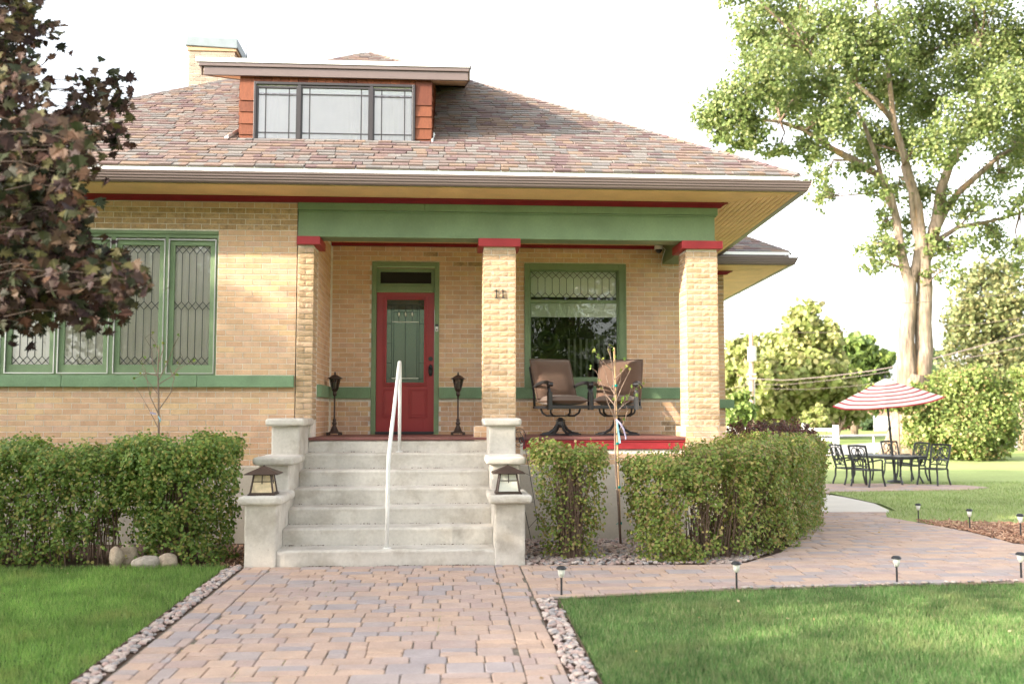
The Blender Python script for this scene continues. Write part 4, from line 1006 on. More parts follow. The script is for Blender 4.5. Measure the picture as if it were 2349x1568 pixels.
MB().box(3.7,wy-.002,wz+.01,wxo,wy+.02,wz+.18).bar((wxo-.004,wy,4.15),(wxo-.004+(10-wy)*TD,10,4.15),.02,.2).build('fascia_board', MT['gutter'], wing)
wap = (4.3, 8.0, 4.29+ (8.0-wy)*.42)
ang = math.atan(.42)
wdeck = MB().add([(3.0,wy-.01,4.275),(wxo+.01,wy-.01,4.275),wap,(2.6,8.0,wap[2])],[(0,1,2,3)]).add([(wxo+.01,wy-.01,4.275),(wxo+.5,12,4.275),wap],[(0,1,2)]).build('wing_roof', MT['roofbase'], wing)
ws = Pieces('shingle', 'shingle_field', wing, 200); s = 0; ES2 = Vector((0, math.cos(ang), math.sin(ang)))
while s < 2.3:
    x = 4.0; xe = wxo-(s/((8.0-wy)/math.cos(ang)))*(wxo-4.3)
    while x < xe-.02:
        L = min(random.choice((.14,.2,.24,.30)), xe-x); th = random.choice((.008,.014,.016)); o_ = Vector((x+L/2, wy-.02, 4.285))+ES2*s
        up = Vector((0,-math.sin(ang),math.cos(ang))); V = []
        for top in (0,1):
            for px, ps in ((-L/2,0),(L/2-.003,0),(L/2-.003,.17),(-L/2,.17)):
                V.append(tuple(Vector((px,0,0))+ES2*ps+up*((th*(1-ps/.17)+.004) if top else -.004)))
        ws.add(None, V, [(4,5,6,7),(0,1,5,4),(1,2,6,5),(2,3,7,6),(3,0,4,7)], MT['shingle'], o_, parent=wdeck); x += L
    s += .143
ws.emit()
hipcaps(wdeck, (wxo,wy,4.29), wap, .2)
bricks.emit()

# dome camera under the porch ceiling and its cable
CX_ = at(1511,572,1.5).x
sc_ = thing('security_camera', (CX_, 1.5, 3.87), 'small white dome security camera under the porch ceiling by the right pillar', 'camera')
MB().lathe([(.0,.09),(.06,.09),(.062,.02),(.058,.0)], (CX_,1.5,3.873), 20).build('housing', MT['white'], sc_, smooth=True)
MB().lathe([(.05,.0),(.047,-.02),(.033,-.042),(.012,-.052),(.001,-.053)], (CX_,1.5,3.873), 16).build('dome', MT['black'], sc_, smooth=True)
tag(MB().tube([(CX_+.05,1.5,3.92),(CX_+.1,1.52,3.88),(3.08,1.6,3.80),(3.07,1.68,3.7),(3.08,1.69,3.66),(3.2,1.68,3.645),(3.4,1.66,3.66)], .005, 6).build('camera_cable', MT['white'], None), 'thin white cable running from the dome camera along the wall to the pillar', 'cable')
# number on the middle pillar
hn = thing('house_number', (.64, -.03, 3.02), 'black metal house number 11 on the middle porch pillar', 'house number')
for cx in (.600, .681):
    d = MB().bar((cx,-.007,2.985),(cx,-.007,3.088),.014,.007,up=(0,1,0)).box(cx-.021,-.0105,2.976,cx+.021,-.0035,2.986)
    d.bar((cx-.024,-.007,3.066),(cx-.002,-.007,3.086),.007,.01,up=(0,1,0)); d.build('digit', MT['black'], hn)
# ------------------------------------------------------------------ front steps
steps = thing('front_steps', (-.61, -1.1, 0), 'wide pale concrete front steps with stepped pedestals leading up to the red door', 'steps')
SX0, SX1 = -1.697, .474
for k in range(7):
    y = -2.1496+.3545*k; z = .1782*(k+1)
    if k < 6: b = (SX0, y, -.12, SX1, y+.3545+.05, z)
    else: b = (SX0, y-.001, .9, SX1, .04, 1.2105)
    n = 26; mb = MB(); r = random.Random(k)
    rows = []
    zb = b[2] if k == 0 else b[5]-.1782-.02
    for i in range(n+1):
        x = b[0]+(b[3]-b[0])*i/n; wv_ = r.uniform(-.0035,.0035); wz_ = r.uniform(-.004,.002)
        if i in (0, n): wz_ -= .012; wv_ += .008
        y0, zt = b[1]+wv_, b[5]+wz_
        rows.append([(x,b[4],zb),(x,y0-.004,zb),(x,y0+.002,zt-.06),(x,y0,zt-.022),(x,y0+.007,zt-.007),(x,y0+.024,zt),(x,b[4],b[5])])
    mb.loft(rows); mb.build('step', MT['concrete'], steps, smooth=False)
def rough_box(x0, y0, z0, x1, y1, z1, name, par, bev=.018):
    o = MB().box(x0,y0,z0,x1,y1,z1).build(name, MT['concrete'], par)
    s = o.modifiers.new('cut', 'SUBSURF'); s.subdivision_type = 'SIMPLE'; s.levels = s.render_levels = 4
    tx = bpy.data.textures.get('lumps') or bpy.data.textures.new('lumps', 'CLOUDS'); tx.noise_scale = .12
    bv = o.modifiers.new('bevel', 'BEVEL'); bv.width = bev; bv.segments = 3; bv.limit_method = 'ANGLE'
    o.modifiers.move(1, 0)
    d = o.modifiers.new('lumps', 'DISPLACE'); d.texture = tx; d.strength = .014; d.mid_level = .5; d.texture_coords = 'GLOBAL'
    o.data.polygons.foreach_set('use_smooth', [True]*6); return o
for sgn, xa, xb in ((-1, -2.015, -1.70), (1, .477, .788)):
    for (ya, yb, zt, zb) in ((-2.165, -1.40, .635, -.15), (-1.46, -.72, .99, .0), (-.765, .0, 1.40, .0)):
        rough_box(xa, ya, zb, xb, yb, zt, 'pedestal', steps)
        rough_box(xa-.062, ya-.062, zt-.004, xb+.062, yb+.02, zt+.083, 'pedestal_cap', steps, .03)
# grit and dry bits lying along the foot of each riser
gp_ = []
for k in range(7):
    yb_, zb_ = (-2.158, .022) if k == 0 else (-2.1496+.3545*k-.004, .1782*k+.003)
    n = 330 if k == 0 else 130
    xg = rng.uniform(SX0+.01, SX1-.01, n); gp_.append(np.stack([xg, yb_-np.abs(rng.normal(0,.010,n)), np.full(n, zb_)], 1)[np.sin(xg*9+k*2)+rng.normal(0,.5,n) > -.2])
gp_ = np.concatenate(gp_)
tag(scatter('step_grit', T_LEAF[0], T_LEAF[1], gp_, rng.normal(size=(len(gp_),3))*.5+np.array([0,-.3,1]), rng.uniform(.008,.024,len(gp_)), MT['soil']), kind='stuff')
# the mission style lanterns
def lantern(x, y, z, label):
    t = thing('pedestal_lantern', (x, y, z), label, 'lantern', 'lanterns on the step pedestals')
    fr_ = MB(); hb_, ht = .112, .084; zb, zt = .025, .205
    def P(sx, sy, zz): h = hb_+(ht-hb_)*(zz-zb)/(zt-zb); return (x+sx*h, y+sy*h, z+zz)
    fr_.box(x-.135,y-.135,z+.0,x+.135,y+.135,z+.012).box(x-.125,y-.125,z+.012,x+.125,y+.125,z+.026)
    for sx in (-1,1):
        for sy in (-1,1): fr_.bar(P(sx,sy,.02), P(sx,sy,.21), .014, .014)
    for a, b in (((-1,-1),(1,-1)),((1,-1),(1,1)),((1,1),(-1,1)),((-1,1),(-1,-1))):
        fr_.bar(P(*a,.135), P(*b,.135), .009, .009); fr_.bar(P(*a,.203), P(*b,.203), .012, .012)
        m1 = [(P(*a,q)[i]+P(*b,q)[i])/2 for q in (.2,) for i in range(3)]; m2 = [(P(*a,q)[i]+P(*b,q)[i])/2 for q in (.112,) for i in range(3)]
        fr_.bar(m1, m2, .009, .009)
    fr_.build('frame', MT['bronze'], t)
    for a, b in (((-1,-1),(1,-1)),((1,-1),(1,1)),((1,1),(-1,1)),((-1,1),(-1,-1))):
        k = .96; q = lambda s_, zz: (x+(P(*s_,zz)[0]-x)*k, y+(P(*s_,zz)[1]-y)*k, z+zz)
        MB().add([q(a,.026), q(b,.026), q(b,.205), q(a,.205)], [(0,1,2,3)]).build('glass_panel', MT['amber'] if x < 0 else MT['milk'], t)
    MB().add([(x-.17,y-.17,z+.213),(x+.17,y-.17,z+.213),(x+.17,y+.17,z+.213),(x-.17,y+.17,z+.213),(x,y,z+.292),(x-.165,y-.165,z+.205),(x+.165,y-.165,z+.205),(x+.165,y+.165,z+.205),(x-.165,y+.165,z+.205)],
             [(0,1,4),(1,2,4),(2,3,4),(3,0,4),(8,7,6,5),(0,5,6,1),(1,6,7,2),(2,7,8,3),(3,8,5,0)]).lathe([(.010,.0),(.008,.006),(.001,.009)], (x,y,z+.288), 8).build('lantern_roof', MT['bronze'], t, .002, seg=1)
lantern(-1.865, -1.98, .720, 'bronze pyramid-roofed lantern with amber marbled glass on the left step pedestal')
lantern(.622, -1.98, .720, 'bronze pyramid-roofed lantern with cream glass on the right step pedestal')
# handrail
pts = [(-.61,-2.06,.178),(-.608,-2.055,.55),(-.605,-2.05,1.02),(-.603,-2.02,1.11),(-.600,-1.5,1.41),(-.597,-.9,1.755),(-.594,-.32,2.10),(-.593,-.22,2.155),(-.592,-.14,2.165),(-.591,-.09,2.12),(-.590,-.085,2.02),(-.59,-.085,1.6),(-.59,-.085,1.062)]
hr = MB().tube(pts, .021, 12).build('handrail', MT['white'], None, smooth=True)
MB().lathe([(.045,.0),(.045,.008),(.024,.012)], (-.61,-2.06,.179), 16).build('base_plate', MT['white'], hr)
MB().lathe([(.045,.0),(.045,.008),(.024,.012)], (-.59,-.085,1.070), 16).build('base_plate', MT['white'], hr)
tag(hr, 'white enamelled pipe handrail in the middle of the concrete steps', 'handrail')

# ------------------------------------------------------------------ porch things
def post_lantern(x, y, label):
    t = thing('candle_lantern', (x, y, 1.2475), label, 'lantern', 'tall candle lanterns beside the door')
    z = 1.2475
    b = MB()
    for sx in (-1,1):
        for sy in (-1,1): b.box(x+sx*.085-.02, y+sy*.085-.02, z, x+sx*.085+.02, y+sy*.085+.02, z+.03)
    b.box(x-.105,y-.105,z+.03,x+.105,y+.105,z+.05).build('base', MT['bronze'], t, .004)
    MB().lathe([(.085,.05),(.06,.065),(.045,.11),(.028,.15),(.024,.17),(.034,.19),(.034,.21),(.02,.225),(.026,.245),(.022,.27),(.013,.285),(.012,.62),(.013,.66),(.028,.665),(.028,.73),(.018,.735)], (x,y,z), 14).build('post', MT['bronze'], t, smooth=True)
    f = MB()
    for k in range(6):
        a = math.pi/6+k*math.pi/3
        f.tube([(x+.022*math.cos(a),y+.022*math.sin(a),z+.735),(x+.052*math.cos(a),y+.052*math.sin(a),z+.78),(x+.083*math.cos(a),y+.083*math.sin(a),z+.955)], .005, 5)
    f.lathe([(.0,.733),(.03,.735),(.05,.775),(.05,.785),(.0,.78)], (x,y,z), 6).build('cage', MT['bronze'], t)
    MB().lathe([(.052,.782),(.084,.955)], (x,y,z), 6).build('mesh_glass', MT['smoke'], t)
    MB().lathe([(.022,.785),(.022,.90),(.012,.905)], (x,y,z), 12).build('candle', MT['milk'], t)
    MB().lathe([(.112,.952),(.115,.958),(.085,.975),(.045,1.01),(.018,1.022),(.012,1.035),(.02,1.048),(.010,1.06),(.004,1.075),(.001,1.076)], (x,y,z), 18).build('lantern_roof', MT['bronze'], t, smooth=True); return t
MT['smoke'] = glass_mat('smoked_mesh', (.35,.33,.30), .2)
for x, lb in ((-1.535, 'bronze candle lantern on a tall post between the left pillar and the door'), (.137, 'bronze candle lantern on a tall post between the door and the middle pillar')):
    post_lantern(x, 1.25, lb).scale = (.93, .93, .80)
def cushion(x0, x1, y0, y1, z0, z1, name, par, tilt=0, piv=None, puff=.035, n=10):
    """a soft cushion lofted as a puffed slab in local coordinates"""
    mb = MB(); V = []; Fc = []
    def f(a): return (1-abs(2*a-1)**3.2)**.55
    for side_ in (1, -1):
        for j in range(n+1):
            for i in range(n+1):
                a, b = i/n, j/n; h = min(f(a), 1)*min(f(b), 1)
                V.append((x0+(x1-x0)*a, y0+(y1-y0)*b, (z0+z1)/2+side_*((z1-z0)/2-puff*.5)*h**.6*1.0+side_*puff*.5*h+(.002*math.sin(i*2.2)*math.sin(j*1.7))))
    m = (n+1)**2
    for j in range(n):
        for i in range(n):
            a = j*(n+1)+i; Fc.append((a,a+1,a+n+2,a+n+1)); Fc.append((a+m+n+1,a+m+n+2,a+m+1,a+m))
    ring = [i for i in range(n+1)]+[j*(n+1)+n for j in range(1,n+1)]+[n*(n+1)+i for i in range(n-1,-1,-1)]+[j*(n+1) for j in range(n-1,0,-1)]
    for k in range(len(ring)): a, b = ring[k], ring[(k+1)%len(ring)]; Fc.append((b,a,a+m,b+m))
    if tilt:
        ct, st = math.cos(tilt), math.sin(tilt); V = [(x, piv[0]+(y-piv[0])*ct-(z-piv[1])*st, piv[1]+(y-piv[0])*st+(z-piv[1])*ct) for x, y, z in V]
    mb.add(V, Fc); o = mb.build(name, MT['cushion'], par, smooth=True, local=True)
    # piping round the edge
    return o, [V[i] for i in ring]
def swivel_chair(loc, rz, label):
    t = thing('swivel_chair', loc, label, 'armchair', 'brown cushioned swivel armchairs on the porch', rz)
    m = MT['black']
    MB().box(-.30,-.025,0,.30,.025,.022).box(-.025,-.30,.0,.025,.30,.021).build('base', m, t, .004, local=True)
    mb = MB()
    for k in range(4):
        a = k*math.pi/2; c, s_ = math.cos(a), math.sin(a)
        mb.tube([(c*.045,s_*.045,.19),(c*.055,s_*.055,.14),(c*.10,s_*.10,.075),(c*.17,s_*.17,.035),(c*.27,s_*.27,.02)], [.02,.02,.02,.018,.015], 6)
    mb.lathe([(.03,.10),(.045,.14),(.045,.19),(.03,.2),(.03,.24)], (0,0,0), 12); mb.build('pedestal', m, t, local=True)
    MB().lathe([(.075,.20),(.03,.225),(.0,.225)], (0,0,0), 14).build('collar', m, t, local=True)
    mb = MB().box(-.14,-.05,.25,.14,.05,.27)
    for s_ in (-1, 1):
        for yy in (-.1, .1): mb.tube([(s_*.10,yy*.5,.26),(s_*.16,yy,.262),(s_*.21,yy*1.3,.30),(s_*.22,yy*1.5,.355)], .014, 6)
    mb.build('rocker_spring', m, t, local=True)
    MB().box(-.29,-.30,.355,.29,-.26,.40).box(-.29,.22,.355,.29,.26,.39).box(-.30,-.26,.355,-.26,.22,.395).box(.26,-.26,.355,.30,.22,.395).box(-.26,-.26,.37,.26,.22,.378).build('seat_frame', m, t, .006, local=True)
    for s_ in (-1, 1):
        x = s_*.30
        MB().box(x-.028,-.31,.34,x+.028,-.262,.575).tube([(x,-.28,.57),(x,-.27,.60),(x,-.25,.63),(x,-.265,.665)], .022, 6).tube([(x,-.285,.675),(x,-.22,.70),(x,-.08,.705),(x,.08,.685),(x,.20,.645)], [.028,.026,.024,.024,.022], 6).tube([(x-.035,-.29,.675),(x+.035,-.29,.675)], .030, 10).build('arm', m, t, local=True)
    mb = MB()
    for s_ in (-1, 1): mb.tube([(s_*.27,.24,.36),(s_*.26,.30,.6),(s_*.24,.46,.93)], .016, 6)
    mb.tube([(-.24,.46,.93),(.24,.46,.93)], .015, 6).build('back_frame', m, t, local=True)
    c, ring = cushion(-.272,.272,-.31,.22,.40,.535,'seat_cushion',t)
    MB().tube([(p[0],p[1],.46) for p in ring]+[(ring[0][0],ring[0][1],.46)], .006, 5).build('piping', MT['cushion'], c, local=True)
    c, ring = cushion(-.30,.30,.15,.74,.46,.61,'back_cushion',t, tilt=R(67), piv=(.16,.47), puff=.06)
    MB().tube(ring+[ring[0]], .012, 5).build('flange', MT['cushion'], c, local=True)
    return t
swivel_chair((1.515, .98, 1.2475), R(20), 'brown cushioned swivel armchair nearest the middle pillar, under the porch window')
swivel_chair((2.29, .98, 1.2475), R(-20), 'brown cushioned swivel armchair nearest the right pillar, behind the staked sapling')

# wire trellis with a wheel ornament
tr = thing('wire_trellis', (.95, -.5, 0), 'thin black arched wire trellis with wheel ornament leaning beside the right pedestal', 'trellis')
mb = MB()
A0, A1, T0 = at(1222,1233,-.55), at(1248,1240,-.55), at(1196,985,-.35)
def lerp(a, b, t): return a+(b-a)*t
L1 = [at(1218,1236,-.55), at(1200,1150,-.5), at(1185,1075,-.45), at(1179,1020,-.4), at(1178,1000,-.38), at(1182,990,-.37)]
L2 = [at(1236,1215,-.55), at(1226,1150,-.5), at(1216,1090,-.45), at(1207,1040,-.4), at(1201,1005,-.38), at(1193,990,-.37), at(1182,990,-.37)]
mb.tube(L1, .004, 5); mb.tube(L2, .004, 5)
for k in (1, 2): mb.tube([L1[k], L2[k]], .003, 5)
mb.tube([lerp(L1[0],L1[1],.3), lerp(L2[0],L2[1],.4)], .003, 5); mb.build('wire_frame', MT['black'], tr)
wc = at(1192,1003,-.40); wh = MB()
wh.tube([wc+Vector((.075*math.cos(a),0,.11*math.sin(a))) for a in [2*math.pi*k/20 for k in range(21)]], .004, 5)
wh.tube([wc+Vector((.025*math.cos(a)+.02,0,.035*math.sin(a)-.03)) for a in [2*math.pi*k/12 for k in range(13)]], .007, 5)
for k in range(8): a = 2*math.pi*k/8; wh.tube([wc+Vector((.02,0,-.03)), wc+Vector((.075*math.cos(a),0,.11*math.sin(a)))], .0025, 4)
wh.build('wheel', MT['black'], tr)

# solar path lights
def solar(x, y, h, label, s=.70):
    z = g(x, y); t = thing('path_light', (x, y, z), label, 'path light', 'solar path lights')
    MB().lathe([(.013*s,-.05),(.013*s,h*.62)], (x,y,z), 10).build('stake', MT['black'], t)
    MB().lathe([(.016*s,h*.61),(.028*s,h*.63),(.040*s,h*.72),(.045*s,h*.86)], (x,y,z), 16).build('lamp_cup', MT['milk'], t, smooth=True)
    MB().lathe([(.048*s,h*.855),(.064*s,h*.87),(.062*s,h*.90),(.048*s,h*.94),(.040*s,h*.955),(.001,h*.957)], (x,y,z), 18).build('lamp_cap', MT['black'], t)
    MB().box(x-.018,y-.018,z+h*.956,x+.018,y+.018,z+h*.962).build('solar_cell', MT['winframe'], t)
for (u, v, vt, lb) in ((1288,1370,1298,'black solar light at the near corner of the right lawn, leftmost along the walk'), (1690,1355,1289,'black solar light on the walk edge in front of the big hedge'), (2058,1343,1279,'black solar light on the right lawn edge, straight below the patio table'), (2343,1330,1273,'black solar light on the lawn edge, cut off by the right frame edge'),
    (2107,1197,1157,'solar light at the tip of the bark mulch bed by the far lawn'), (2225,1216,1171,'solar light in the middle of the bark mulch bed'), (2342,1236,1184,'solar light in the bark mulch bed beside a pale stone')):
    p = ground_at(u, v); dd = math.hypot(p.x, p.y+DIST); solar(p.x, p.y, (v-vt)/F_PX*dd*1.02, lb)

# ------------------------------------------------------------------ plants near the house
def hedge(name, line, width, height, n, label, mat, size=(.022,.039), flare=.1, stems=120, base=.0, gaps=(), seed=1, wild=.1, cat='hedge', thin=0, hramp=None):
    """line: centre line of the footprint; a clipped shell of leaves with thinner inside"""
    r = np.random.default_rng(seed); P = np.array(line, float); seg = np.linalg.norm(np.diff(P, axis=0), axis=1); cum = np.concatenate([[0], np.cumsum(seg)]); T = cum[-1]
    t = thing(name, (P[0][0], P[0][1], 0), label, cat)
    def pt(s):
        i = np.clip(np.searchsorted(cum, s, 'right')-1, 0, len(seg)-1); f = ((s-cum[i])/seg[i])[:, None]
        d = (P[i+1]-P[i])/seg[i][:, None]; return P[i]*(1-f)+P[i+1]*f, np.stack([d[:,1], -d[:,0]], 1), d
    m = n; s = r.uniform(-width*.5, T+width*.5, m); kind = r.random(m); r2 = r.random(m)
    a = r.uniform(-1, 1, m); hz = r.uniform(0, 1, m)**.85
    # shell: sides or top, with depth falling off inwards
    dep = r.exponential(.085, m)-.02
    top = kind < .30
    over = np.clip(np.abs(s-np.clip(s, 0, T))/(width*.5), 0, 1); ww = np.sqrt(np.maximum(1-over**2.5, .02))
    lat = np.where(top, a*(1-.0), np.sign(a)*(1-dep/(width*.5)))
    lat = np.where(r.random(m) < .18, r.uniform(-1, 1, m), lat)
    zt = height*(1+.035*np.sin(s*4.3+seed)+.035*np.sin(s*11.7+seed*2)+np.where(r2 < .25, .05*r2*4, 0)*r.random(m))
    if hramp: zt = zt*np.interp(s, *hramp)
    z = np.where(top, zt-dep*.9, hz*zt)
    z = np.minimum(z, zt-.10*np.abs(lat)**6*height)
    c, nrm, tan = pt(np.clip(s, 0, T)); fl = 1+flare*(z/height-.5)*2
    lump = 1+.09*np.sin(s*6.1+z*4+seed)+.06*np.sin(s*15-z*9)
    off = (lat*width*.5*ww*fl*lump)[:, None]*nrm+((s-np.clip(s, 0, T))*fl)[:, None]*tan
    pos = np.concatenate([c+off, (z+base)[:, None]], 1); pos[:, 2] += gv(pos[:, 1])
    out = np.concatenate([nrm*np.sign(lat)[:, None]*.8+tan*np.sign(s-np.clip(s,0,T))[:,None]*over[:,None], np.where(top, 1.2, .35)[:, None]], 1)
    nc = m//11; ci = r.integers(0, nc, m); cn = r.normal(size=(nc, 3))*.0
    push = r.normal(0, .028, nc)[:, None]*np.concatenate([out[:nc, :2], np.clip(out[:nc, 2:], 0, .7)], 1)
    pos = pos[:nc][ci]+push[ci]+r.normal(size=(m,3))*np.array([.027,.027,.042]); out = out[:nc][ci]+r.normal(size=(m,3))*.25; z = z[:nc][ci]; top = top[:nc][ci]; pos[:,2] = np.maximum(pos[:,2], gv(pos[:,1])+.02)
    keep = np.ones(m, bool)
    hole = np.sin(pos[:,0]*9.3+seed)*np.sin(pos[:,2]*7.9+pos[:,0]*3+1.3*seed)+.5*np.sin(pos[:,0]*23+pos[:,2]*19)
    keep &= ~((hole > .85) & (r.random(m) < .6) & (~top) & (z < height*.8))
    for (gx, gy, gz, gr, gs) in gaps: keep &= ~((((pos[:,0]-gx)/gr)**2+((pos[:,2]-gz)/gs)**2 < 1) & (r.random(m) < .93))
    if thin: keep &= ~((r.random(m) < thin) & (z < height*.86))
    pos, out = pos[keep], out[keep]; k = len(pos)
    nr = out+r.normal(size=(k,3))*.55
    np.random.seed(seed)
    o = scatter('foliage', T_ROUND[0], T_ROUND[1], pos, nr, r.uniform(*size, k), mat, t); stuffed(o)
    # upright shoots standing out of the top
    m2 = int(T*55*wild/.1)
    ss = r.uniform(0, T, m2); c2, n2, _ = pt(ss); la = r.uniform(-.95,.95,m2)
    mb = MB(); lp_ = []
    for i in range(m2):
        x, y = c2[i]+n2[i]*la[i]*width*.5*(1+flare*.8); z1 = height*.93; hh = r.uniform(.05,.17); dx, dy = r.normal(0,.02,2)
        b_ = Vector((x, y, g(x,y)+z1)); e_ = Vector((x+dx, y+dy, g(x,y)+z1+hh)); mb.tube([b_, e_], [.0022,.0012], 3)
        for q in range(5): lp_.append(lerp(b_, e_, r.uniform(.2,1))+Vector(r.normal(0,.008,3)))
    for i in range(stems):
        s0 = r.uniform(0, T); c3, n3, _ = pt(np.array([s0])); la0 = r.uniform(-.55,.55); la1 = np.clip(la0*1.5+r.uniform(-.35,.35), -1.0, 1.0)
        p0 = c3[0]+n3[0]*la0*width*.5; p1 = c3[0]+n3[0]*la1*width*.5*(1+flare); dx = r.normal(0,.10); zt1 = height*r.uniform(.6,1.0)
        q = [Vector((p0[0],p0[1],g(*p0))), Vector(((p0[0]*.6+p1[0]*.4)+dx*.3,(p0[1]*.6+p1[1]*.4),g(*p0)+zt1*.45+r.normal(0,.02))), Vector((p1[0]+dx,p1[1],g(*p1)+zt1))]
        mb.tube(q, [r.uniform(.005,.011), .005, .002], 4)
    stuffed(mb.build('stems', MT['twig'], t))
    lp_ = np.array([list(p) for p in lp_]); 
    stuffed(scatter('young_leaves', T_ROUND[0], T_ROUND[1], lp_, r.normal(size=lp_.shape)+np.array([0,-.4,.8]), r.uniform(.018,.034,len(lp_)), mat, t))
    return t
hedge('currant_hedge', [(-7.2,-1.62),(-5.5,-1.62),(-4.05,-1.60),(-3.3,-1.58)], .84, 1.165, 74000, 'long clipped green hedge under the left leaded window', LF['hedge'], flare=.02, stems=170, seed=3, gaps=((-3.35,0,.25,.22,.34),(-5.05,0,.10,.25,.12),(-3.6,0,.05,.3,.17)), thin=.05)
hedge('currant_bush', [(-2.95,-1.60),(-2.66,-1.58)], .84, 1.22, 21000, 'rounded yellow-green bush ending the left hedge beside the steps', LF['hedge'], flare=.05, stems=90, seed=5, gaps=((-3.3,0,.3,.16,.3),(-3.0,0,.05,.35,.18)), cat='bush')
hedge('currant_bush', [(1.22,-1.62),(1.42,-1.62)], .50, 1.12, 9000, 'twiggy vase-shaped clipped bush standing alone right of the steps', LF['hedgedry'], flare=.24, stems=300, seed=8, thin=.45, cat='bush', size=(.022,.038))
hedge('currant_hedge', [(2.36,-1.72),(2.8,-1.70),(3.15,-1.45),(3.55,-.95),(4.05,-.05),(4.55,.95),(4.95,1.75)], .86, 1.16, 82000, 'large curved clipped hedge along the paver walk below the right pillar', LF['hedgedry'], flare=.14, stems=380, seed=11, gaps=((2.6,0,.42,.20,.22),), thin=.12, hramp=([0,.7,1.3],[.90,.95,1.02]))
hedge('barberry_hedge', [(4.95,3.3),(5.4,3.9),(5.9,4.7)], 1.0, 1.42, 12000, 'dark burgundy hedge behind the big green hedge at the house wing', LF['burg'], flare=.03, stems=60, seed=13, size=(.03,.05))

def boulder(x, y, s, rz, seed, label):
    V, Fc = stone(seed, s); t = MB().add([(a*math.cos(rz)-b*math.sin(rz)+x, a*math.sin(rz)+b*math.cos(rz)+y, c+g(x,y)+s[2]*.30) for a, b, c in V], Fc).build('boulder', MT['boulder'], None, smooth=True)
    su = t.modifiers.new('s', 'SUBSURF'); su.levels = su.render_levels = 2
    d = t.modifiers.new('d', 'DISPLACE'); tx = bpy.data.textures.get('rocky') or bpy.data.textures.new('rocky', 'CLOUDS'); tx.noise_scale = .09; d.texture = tx; d.strength = .045; d.texture_coords = 'GLOBAL'
    tag(t, label, 'boulder', 'boulders at the foot of the left hedge')
p = ground_at(358,1290); boulder(p.x+.02, -2.06, (.34,.20,.17), .1, 21, 'tan oval boulder lying on the lawn edge under the gap in the left hedge')
p = ground_at(415,1282); boulder(p.x+.02, -2.0, (.24,.2,.19), -.3, 22, 'pale grey-white boulder partly under the rounded bush')
p = ground_at(302,1286); boulder(p.x, -2.0, (.15,.16,.28), 0, 23, 'upright bluish-grey boulder half hidden by the left hedge foliage')
p = ground_at(358,1268); boulder(p.x, -1.86, (.22,.16,.30), .2, 24, 'brown blocky boulder standing behind the tan oval one')

def limb(mb, pts, r0, r1, n=6): 
    k = len(pts); mb.tube(pts, [r0+(r1-r0)*i/(k-1) for i in range(k)], n)
def sapling(root, Yp, trunk, branches, name, label, leaves, extra=None):
    b = at(*root, Yp); b.z = g(b.x, Yp); t = thing(name, b, label, 'sapling')
    pts = [b]+[at(u, v, Yp+dy) for u, v, dy in trunk]; mb = MB(); limb(mb, pts, .015, .004, 8); mb.build('trunk', MT['barebark'], t, smooth=True)
    lv = []
    for br_ in branches:
        q = [at(u, v, Yp+dy) for u, v, dy in br_]; mb = MB(); limb(mb, q, .0068, .002, 6)
        for i in range(1, len(q)):
            if random.random() < .8:
                d = Vector((random.uniform(-.08,.08), random.uniform(-.08,.08), random.uniform(.03,.1))); mb.tube([q[i], q[i]+d], [.0025,.001], 4); lv.append(q[i]+d)
        mb.build('branch', MT['barebark'], t); lv.append(q[-1])
    lv = [p for p in lv if random.random() < leaves]
    P_ = np.array([list(p+Vector((random.gauss(0,.012),random.gauss(0,.012),random.gauss(0,.012)))) for p in lv for _ in range(2)])
    scatter('leaves', T_MAPLE[0], T_MAPLE[1], P_, rng.normal(size=P_.shape)+np.array([0,-.7,.5]), rng.uniform(.025,.05,len(P_)), LF['sap'], t)
    return t
s1 = sapling((366,1240), -.75, ((364,1010,0),(364,920,0),(362,850,0),(365,800,0),(364,790,0)),
    [((364,984,0),(340,935,.05),(302,870,.1)),((364,950,0),(345,910,-.05),(333,850,-.1),(324,826,-.1)),((364,940,0),(392,900,.05),(403,850,.1),(420,822,.12)),((364,870,0),(350,835,0),(348,800,.04),(333,775,.06)),
     ((365,870,0),(385,830,0),(398,795,-.05),(410,772,-.08)),((363,862,0),(335,855,.06),(310,868,.1)),((364,905,0),(352,890,.03),(330,862,0),(326,838,.05)),((365,880,0),(390,865,.05),(410,846,.1),(438,830,.12)),((365,810,0),(355,785,.02),(345,770,.03)),((365,830,0),(375,800,-.02),(372,772,0)),((400,870,.1),(392,850,.1),(390,840,.1))],
    'maple_sapling', 'thin bare maple sapling with nursery tag rising behind the left hedge', .5)
tg = at(352,952,-.78); MB().hexa([tg+Vector((-.04,0,.02)), tg+Vector((.03,0,.005)), tg+Vector((.03,.002,.005)), tg+Vector((-.04,.002,.02))], [tg+Vector((-.04,0,.04)), tg+Vector((.03,0,.025)), tg+Vector((.03,.002,.025)), tg+Vector((-.04,.002,.04))]).build('nursery_tag', MT['lilactag'], s1)
tg = at(365,958,-.78); MB().tube([tg+Vector((-.01,0,.02)), tg+Vector((.015,-.005,-.02)), tg+Vector((.01,0,-.045))], .008, 4).build('ribbon', MT['bluetag'], s1)
